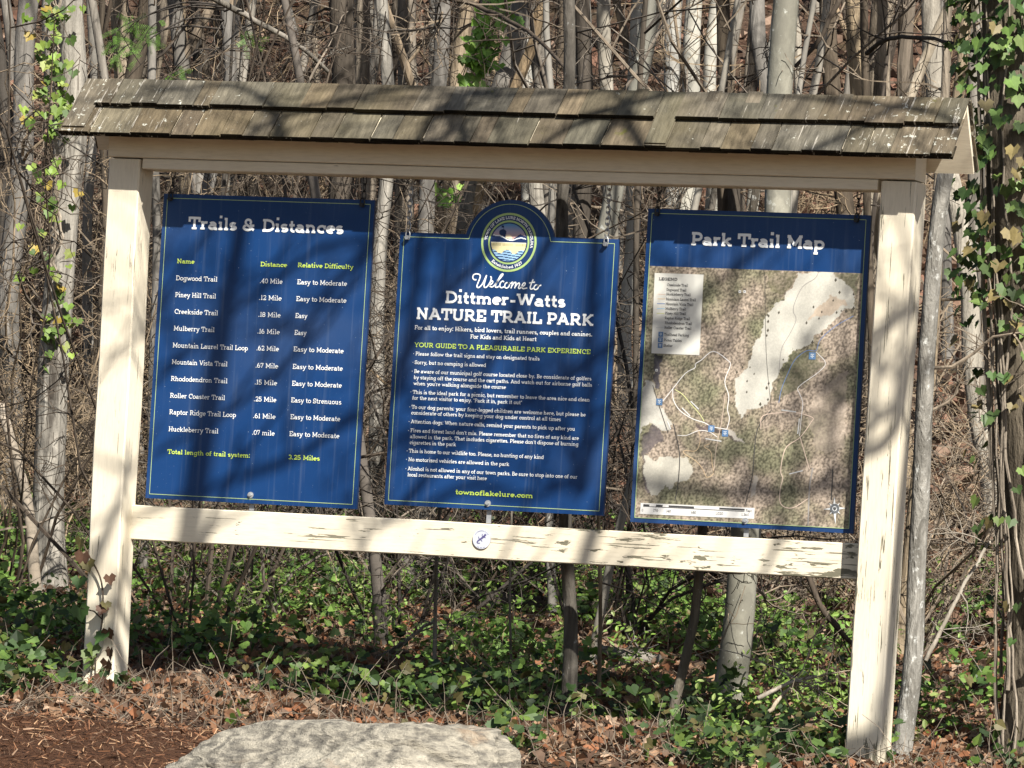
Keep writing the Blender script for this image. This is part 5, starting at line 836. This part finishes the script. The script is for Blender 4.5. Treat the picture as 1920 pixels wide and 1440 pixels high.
# ---------------------------------------------------------------- ivy on trunks
def ivy_vine(name,label,path,width,n,seed,cols,size=(.034,.062),stems=4,off=None,rootz=0):
    rr=random.Random(seed); r=np.random.default_rng(seed); P=smooth_line(path,8); base=P[-1]
    root=empty(name,tuple(base)); tag(root,label,'ivy')
    mb=MB()
    for s in range(stems):
        Q=P+np.array([[width*.5*mnoise.noise((i*.35,s*7.1,seed)),-.008,0] for i in range(len(P))]); tube(mb,Q,np.linspace(.004,.007,len(Q)),5,cap=False)
    mb.build('stem',M['vine'],root,origin=base)
    idx=r.random(n)*(len(P)-1.001); i0=idx.astype(int); f=(idx-i0)[:,None]; C=P[i0]*(1-f)+P[i0+1]*f
    C=C+np.stack([r.normal(0,width*.5,n),-.02-.09*r.random(n),r.normal(0,.03,n)],1)
    nrm=np.stack([r.normal(.35,.45,n),r.normal(-.8,.3,n),r.normal(.45,.4,n)],1); nrm/=np.linalg.norm(nrm,axis=1,keepdims=True)
    dn=np.array([0,0,-1.])+.35*r.normal(size=(n,3)); v=dn-nrm*(dn*nrm).sum(1,keepdims=True); v/=np.linalg.norm(v,axis=1,keepdims=True); u=np.cross(v,nrm)
    mb=MB(); scatter(mb,C,u,v,nrm,size[0]+(size[1]-size[0])*r.random(n),IVY[0],IVY[1],pick(n,cols,seed+1,.25))
    mb.build('leaves',M['ivy'],root,origin=base)
YG=[(.17,.26,.04),(.22,.30,.06),(.13,.21,.035),(.25,.29,.07),(.09,.15,.03),(.07,.12,.03)]
YG=YG+YG+[(.34,.25,.05)]
DG=[(.04,.08,.02),(.07,.13,.035),(.12,.2,.045),(.17,.25,.07),(.06,.1,.03),(.09,.15,.04),(.14,.2,.05),(.24,.19,.08)]
ivy_vine('climbing_ivy','yellow-green ivy climbing the pale trunk left of the kiosk',IVYV['left'],.13,125,51,YG)
lo=np.array(IVYV['left'])[-1]; 
ivy_vine('climbing_ivy','small ivy patch lower on the pale trunk beside the left post',[lo+[.03,.06,-.05],lo+[.0,.08,-.25],lo+[.02,.09,-.42]],.10,38,52,YG)
ivy_vine('climbing_ivy','bright ivy column hanging on the leaning grey trunk above the welcome board',IVYV['column'],.09,110,53,[(.16,.3,.04),(.2,.36,.06),(.12,.24,.04),(.24,.36,.08)],(.045,.075))
def giant_ivy():
    b,s,R=np.array(TREES[34][0]),TREES[34][1][0],TREES[34][2]; rr=random.Random(61); r=np.random.default_rng(61)
    root=empty('climbing_ivy',tuple(b)); tag(root,'dense dark ivy with ropy stems covering the huge trunk at the right edge','ivy')
    mb=MB()
    for k in range(15):
        a=rr.uniform(math.pi*.85,math.pi*2.1); z0=rr.uniform(-.1,1.2); n=34; L=rr.uniform(1.5,4.0); P=[]
        for i in range(n):
            z=z0+L*i/(n-1); aa=a+.5*mnoise.noise((z*1.1,k*5.3,0))+.12*mnoise.noise((z*5,k*5.3,3)); q=R*(1.05+.4*math.exp(-max(z,0)/.2)*.5)+.012
            P.append((b[0]+s*z+q*math.cos(aa),b[1]+q*math.sin(aa),b[2]+z))
        w=rr.uniform(.004,.012); tube(mb,P,np.linspace(w,w*.4,n),6,cap=False,jit=.15)
    mb.build('stem',M['vine'],root,origin=b)
    mb=MB()
    def leaves(n,z0,z1,pw,cols,seed,size=(.036,.068)):
        z=z0+(z1-z0)*r.random(n)**pw; a=r.uniform(math.pi*.8,math.pi*2.05,n); q=R*1.05+.02+.12*r.random(n)**1.5
        C=np.stack([b[0]+s*z+q*np.cos(a),b[1]+q*np.sin(a),b[2]+z],1)
        nrm=np.stack([np.cos(a)*.8+r.normal(.2,.4,n),np.sin(a)*.8+r.normal(-.2,.35,n),r.normal(.45,.35,n)],1); nrm/=np.linalg.norm(nrm,axis=1,keepdims=True)
        dn=np.array([0,0,-1.])+.35*r.normal(size=(n,3)); v=dn-nrm*(dn*nrm).sum(1,keepdims=True); v/=np.linalg.norm(v,axis=1,keepdims=True); u=np.cross(v,nrm)
        scatter(mb,C,u,v,nrm,size[0]+(size[1]-size[0])*r.random(n),IVY[0],IVY[1],pick(n,cols,seed,.3))
    leaves(640,1.9,3.8,.9,DG,62); leaves(90,.9,2.1,.6,DG,63,(.035,.06)); leaves(40,0,1.2,1,DG,64,(.03,.05))
    mb.build('leaves',M['ivy'],root,origin=b)
giant_ivy()
def post_ivy():
    root=empty('ivy_sprig',(.06,-.03,0)); tag(root,'small ivy sprig climbing the foot of the left post','ivy'); b=np.array((.06,-.03,0))
    P=smooth_line([(.10,-.05,-.06),(.085,-.03,.1),(.10,-.022,.25),(.085,-.02,.4),(.03,-.03,.50),(-.005,-.05,.57)],5); mb=MB(); tube(mb,P,.004,5)
    P2=smooth_line([(.085,-.03,.14),(.03,-.04,.08),(.01,-.05,.03),(.0,-.05,-.05)],4); tube(mb,P2,.003,5); tube(mb,[(.1,-.025,.25),(.07,-.04,.28),(.02,-.06,.29)],.003,4)
    mb.build('stem',M['twig_dark'],root,origin=b)
    L=[(.01,-.05,.50),(-.0,-.06,.56),(.035,-.05,.47),(.13,-.04,.42),(.12,-.04,.31),(.11,-.05,.29),(.14,-.04,.2),(.12,-.05,.18),(.015,-.06,.28),(.08,-.05,.13),(.06,-.05,.10),(.15,-.05,.07),(.13,-.07,.0),(.02,-.07,-.0),(.08,-.08,-.03),(.16,-.05,.12),(.0,-.05,.4),(.17,-.07,-.02)]
    n=len(L); r=np.random.default_rng(5); nrm=np.stack([r.normal(.2,.5,n),r.normal(-.8,.3,n),r.normal(.4,.4,n)],1); nrm/=np.linalg.norm(nrm,axis=1,keepdims=True)
    dn=np.array([0,0,-1.])+.4*r.normal(size=(n,3)); v=dn-nrm*(dn*nrm).sum(1,keepdims=True); v/=np.linalg.norm(v,axis=1,keepdims=True)
    mb=MB(); scatter(mb,np.array(L),np.cross(v,nrm),v,nrm,.045+.03*r.random(n),IVY[0],IVY[1],pick(n,[(.05,.1,.025),(.09,.13,.03),(.15,.13,.05),(.13,.07,.045)],7)); mb.build('leaves',M['ivy'],root,origin=b)
post_ivy()
# ---------------------------------------------------------------- ground ivy and small green plants
def ground_ivy():
    r=np.random.default_rng(71); n=38000
    y=-.95+7*r.random(n)**1.3; x=in_view_x(y,r,n)
    dens=np.array([mnoise.noise((a*1.1,b*1.1,2.)) + .6*mnoise.noise((a*3.1,b*3.1,5.)) for a,b in zip(x,y)])
    fx=(x-(CAM['pos'][0]-.3824*(y-CAM['pos'][1])))/(.1*(y-CAM['pos'][1]))
    bias=np.where(fx<-.75,.18,0)+np.where((fx>-.05)&(fx<.45),.08,0)-np.where(fx>.72,.26,0)-np.where(y<.1,.05,0)
    ok=(dens+bias+.5*(r.random(n)-.5)>.27)&~((np.abs(x-.12)<.16)&(y<.0)&(y>-.55)&(r.random(n)<.75)); x,y=x[ok],y[ok]; n=len(x)
    h=.02+.13*r.random(n)*(1+np.clip(dens[ok],0,1)); P=np.stack([x,y,gz(x,y)+h],1)
    u,v,w=rot_frames(n,.75,72,(.15,-.7,.1),.7); size=.022+.036*r.random(n)
    mb=MB(); far=(y>1.0)[:,None]
    c=np.where(far&(r.random((n,1))<.55),pick(n,[(.12,.22,.04),(.17,.28,.06),(.09,.17,.03)],73,.3),pick(n,[(.035,.07,.016),(.06,.105,.023),(.09,.155,.03),(.14,.21,.042),(.045,.08,.025),(.11,.095,.035),(.03,.05,.02)],74,.3))
    h2=n//2
    for sl,S in ((slice(0,h2),IVY),(slice(h2,n),GIVY)): scatter(mb,P[sl],u[sl],v[sl],w[sl],size[sl],S[0],S[1],c[sl])
    tag(mb.build('ground_ivy',M['ivy']),'glossy dark ivy leaves sprawling over the woodland floor','ground cover',kind='stuff')
    # small bright leaves (honeysuckle) on wiry stems behind the rail
    n=42000; y=.35+5.5*r.random(n)**1.2; x=in_view_x(y,r,n); fx=(x-(CAM['pos'][0]-.3824*(y-CAM['pos'][1])))/(.1*(y-CAM['pos'][1]))
    dens=np.array([mnoise.noise((a*.9,b*.9,8.)) + .6*mnoise.noise((a*2.6,b*2.6,1.)) for a,b in zip(x,y)])
    ok=dens-.45*np.abs(fx+.25)+np.where(y>2,.12,0)+.3*(r.random(n)-.5)>-.02; x,y=x[ok],y[ok]; n=len(x)
    P=np.stack([x,y,gz(x,y)+.02+.24*r.random(n)**1.5],1); u,v,w=rot_frames(n,.7,75,(.15,-.6,.1),.6); size=.018+.022*r.random(n)
    mb=MB(); scatter(mb,P,u,v,w,size,OVAL[0],OVAL[1],pick(n,[(.19,.31,.055),(.24,.37,.08),(.13,.23,.04),(.3,.38,.12)],76,.3))
    tag(mb.build('honeysuckle_growth',M['small_leaf']),'fine bright green small-leaved growth behind the rail','ground cover',kind='stuff')
    # fine dead stalks and runners among it
    mb=MB(); rr=random.Random(77)
    for k in range(3000):
        yy=rr.uniform(-1.0,5) if k%3 else rr.uniform(-1.1,.3); xx=float(in_view_x(np.array([yy]),r,1)[0]); z=float(gz([xx],[yy])[0]); P,_=wander((xx,yy,z),(rr.gauss(0,1),rr.gauss(0,1),rr.uniform(0,1.3)),rr.uniform(.1,.34),4,.35,rr,-.06); tube(mb,P,np.linspace(.0022,.0011,5),3,cap=False,c=(.5,.5,.5))
    tag(mb.build('dry_stalks',M['twig']),'thin dry stalks and runners poking from the leaf litter','undergrowth',kind='stuff')
ground_ivy()
# ---------------------------------------------------------------- hemlock sapling, logs, sticks, rock
def hemlock():
    H=[np.array(q) for q in HEML]; b=np.array([H[5][0]+.1,H[5][1]+.3,0.0]); b[2]=float(gz([b[0]],[b[1]])[0])-.05
    root=empty('hemlock_sapling',tuple(b)); tag(root,'young hemlock with bright green needle sprays above the roof near its left end','conifer')
    top=np.array([b[0]+.05,b[1],3.9]); mb=MB(); tube(mb,[b,(b+top)/2+[.03,0,0],top],[.016,.011,.004],8); mb.build('trunk',M['dark'],root,origin=b)
    rr=random.Random(81); bm_=MB(); nd=MB()
    for i,h in enumerate(H[:7]):
        q=np.array([b[0],b[1],h[2]+.12]); P=smooth_line([q,(q+h)/2+[0,0,.05],h,h+[(-.05 if h[0]<b[0] else .05),-.02,-.08]],5); tube(bm_,P,np.linspace(.006,.0018,len(P)),4,cap=False)
        for k in range(10):
            j=rr.randrange(len(P)*2//3-1,len(P)); s=np.array([rr.gauss(0,.55),rr.gauss(0,.5),rr.gauss(-.45,.35)]); s/=np.linalg.norm(s); L=rr.uniform(.05,.13); S=[P[j]+s*L*t for t in (0,.5,1)]; tube(bm_,S,.0009,3,cap=False)
            m=26; tt=np.linspace(.05,1,m); sd=np.cross(s,[rr.gauss(0,.3),1,rr.gauss(0,.3)]); sd/=np.linalg.norm(sd)
            for x,t in enumerate(tt):
                p=P[j]+s*L*t; d=(sd*(1 if x%2 else -1)+s*.45); d/=np.linalg.norm(d); w=s*.0013; e=p+d*.014
                cc=np.array((.14,.27,.05))*rr.uniform(.6,1.4); nd.add([p-w,p+w,e+w*.5,e-w*.5],[(0,1,2,3)],c=cc)
    bm_.build('branch',M['twig_dark'],root,origin=b); nd.build('needles',M['needle'],root,origin=b)
hemlock()
def log(P,r,mat,label):
    P=np.array(P); P[:,2]=gz(P[:,0],P[:,1])+r*.6; b=P[0].copy(); root=empty('fallen_log',tuple(b)); tag(root,label,'log'); mb=MB(); Q=smooth_line(P,8); tube(mb,Q,np.linspace(r*1.05,r*.8,len(Q)),12,jit=.06); rr=random.Random(int(r*1000))
    for k in range(4): j=rr.randrange(2,len(Q)-2); spray(mb,Q[j],(rr.gauss(0,1),rr.gauss(0,1),1),.25,.008,rr,1)
    mb.build('stem',M[mat],root,smooth=True,origin=b)
log(LOGS[0],.055,'dark','dark fallen log lying behind the lichened sapling just under the rail'); log(LOGS[1],.05,'grey','grey weathered log half sunk in ivy right of the lichened sapling')
SL=["grey dead branch slanting up from leaves right of the bowed sapling","bleached curved branch arching to the ground left of the lichened sapling","long tan stick leaning on the slope between the beech sapling and the huge ivy trunk","pale fallen branch among the ivy left of the right post","short pale branch crossing the fallen branch left of the right post","grey bare branch slanting down above the trails board","dark bare branch slanting down across the big beech above the map board","bent brown stem leaning behind the right post's lower half","thin dry runner lying on leaves below the left post","dark arching branch reaching the dark lichened sapling above the welcome board","dark bowed branch reaching left from the huge ivy trunk"]
for i,(P,r) in enumerate(STICKS):
    P=smooth_line(P,6); b=P[0]; root=empty('fallen_branch' if i in(0,1,2,3,4,8) else 'bare_branch',tuple(b)); tag(root,SL[i],'branch'); mb=MB()
    P=P+np.array([[.008*mnoise.noise((k*.5,i*3.,0)),0,.008*mnoise.noise((k*.5,i*3.,5))] for k in range(len(P))])
    mt='twig_dark' if i in(6,7,9,10) else 'dead' if i in (1,2,3,4) else 'grey' if i in (0,5) else 'twig'
    tube(mb,P,np.linspace(r,r*.55,len(P)),8,jit=.06); rr=random.Random(90+i)
    if r>.007:
        for k in range(5): j=rr.randrange(2,len(P)-1); spray(mb,P[j],(rr.gauss(0,1),rr.gauss(0,.6),rr.gauss(.2,.8)),rr.uniform(.15,.5),r*.4,rr,2 if i>4 else 1)
    mb.build('stem',M[mt],root,smooth=True,origin=b)
def rock():
    import bmesh
    bm=bmesh.new(); bmesh.ops.create_icosphere(bm,subdivisions=6,radius=1.0)
    cx,cy=2.085,-2.2; top=-.05
    for v in bm.verts:
        p=v.co.copy(); q=Vector((math.copysign(abs(p.x)**.8,p.x),math.copysign(abs(p.y)**.8,p.y),p.z))
        x=q.x*.70; y=q.y*.46; z=q.z*.46
        # flat-topped boulder, shoulders cut by a few planes
        z=min(z,.20+.010*mnoise.noise((x*5,y*5,1))-.02*abs(x)); z=min(z,.20+.56*(x+.30)) if x<-.25 else z; z=min(z,.20-1.2*(x-.50)) if x>.48 else z; z=min(z,.22+.85*(y+.14)) if y<-.12 else z
        n=mnoise.fractal((x*3.1,y*3.1,z*6.0),1.0,2.0,5); k=mnoise.fractal((x*9,y*9,z*22),1.0,2.0,4)
        v.co=Vector((x,y,z+.06*x-.05*max(0,abs(x-.08)-.25)))+p.normalized()*(.022*n+.012*k)
    for v in bm.verts:
        c=v.co; e=mnoise.noise((c.x*2.2+3,c.y*2.2,c.z*7)); k=abs(mnoise.noise((c.x*3.3,c.y*3.3+5,c.z*3.3)))
        v.co=c*(1-.05*max(0,.06-k)/.06)+Vector((0,0,-.012*max(0,e)))
    me=bpy.data.meshes.new('boulder'); bm.to_mesh(me); bm.free(); me.materials.append(M['rock'])
    for f in me.polygons: f.use_smooth=True
    o=bpy.data.objects.new('boulder',me); COL.objects.link(o); o.location=(cx,cy,top-.20); o.rotation_euler=(0,0,math.radians(-21)); tag(o,'flat-topped grey gneiss boulder with orange stains in front of the kiosk','rock')
rock()
# ---------------------------------------------------------------- bare trees beside the path, towards the sun: their limbs dapple the boards
def path_trees():
    rr=random.Random(5); F=np.array([5.7,.05,3.7])+SDIR*10.5; b=np.array([F[0]+.25,F[1]-.1,0.0]); b[2]=float(gz([b[0]],[b[1]])[0])-.1
    root=empty('woodland_tree',tuple(b)); tag(root,'tall bare tree beside the path whose limbs dapple the boards with shade','tree')
    P=smooth_line(np.array([b,[b[0]+.05,b[1],3],[b[0]-.1,b[1]+.05,6],F,F+[-.3,.1,1.6]]),6)
    trunk_mesh(P,.17,.06,16,.4,5).build('trunk',M['furrow_tan'],root,smooth=True,origin=b)
    mb=MB(); ls=[]
    for i,(q,r) in enumerate(LIMBS):
        t0=max(5.0,(3.9-min(z for _,z in q))/SDIR[2])+.8*rr.random(); pts=np.array([np.array([x,.05,z])+SDIR*(t0+.12*math.sin(k*1.3+i)) for k,(x,z) in enumerate(q)])
        if pts[0][0]<pts[-1][0]: pts=pts[::-1]
        ls.append((pts,r))
    ls.sort(key=lambda l:l[0][0][0]); n=len(ls); G=[ls[k*n//5:(k+1)*n//5] for k in range(5)]
    for g in G:
        c=np.mean([l[0][0] for l in g],axis=0)+np.array([.35,-.2,.75]); main=smooth_line(np.array([F,F*.55+c*.45+[0,0,.35],c]),9); tube(mb,main,np.linspace(.028,.02,len(main)),8,jit=.05,cap=False)
        for pts,r in g:
            L=smooth_line(np.vstack([[c],[(c+pts[0])/2+[0,0,.06]],pts]),6); n=len(L); w=np.full(n,r*.58)*np.linspace(1.05,.65,n); w[:9]=np.linspace(min(r,.03),w[9],9); tube(mb,L,w,7,jit=.06,cap=False)
            for k in range(5): x=rr.randrange(n//3,n); spray(mb,L[x],(rr.gauss(-.5,.8),rr.gauss(.3,.8),abs(rr.gauss(.3,.6))),rr.uniform(.4,.8),r*.3,rr,1,.12,.05,4,.003)
    mb.build('crown',M['twig'],root,origin=b)
path_trees()
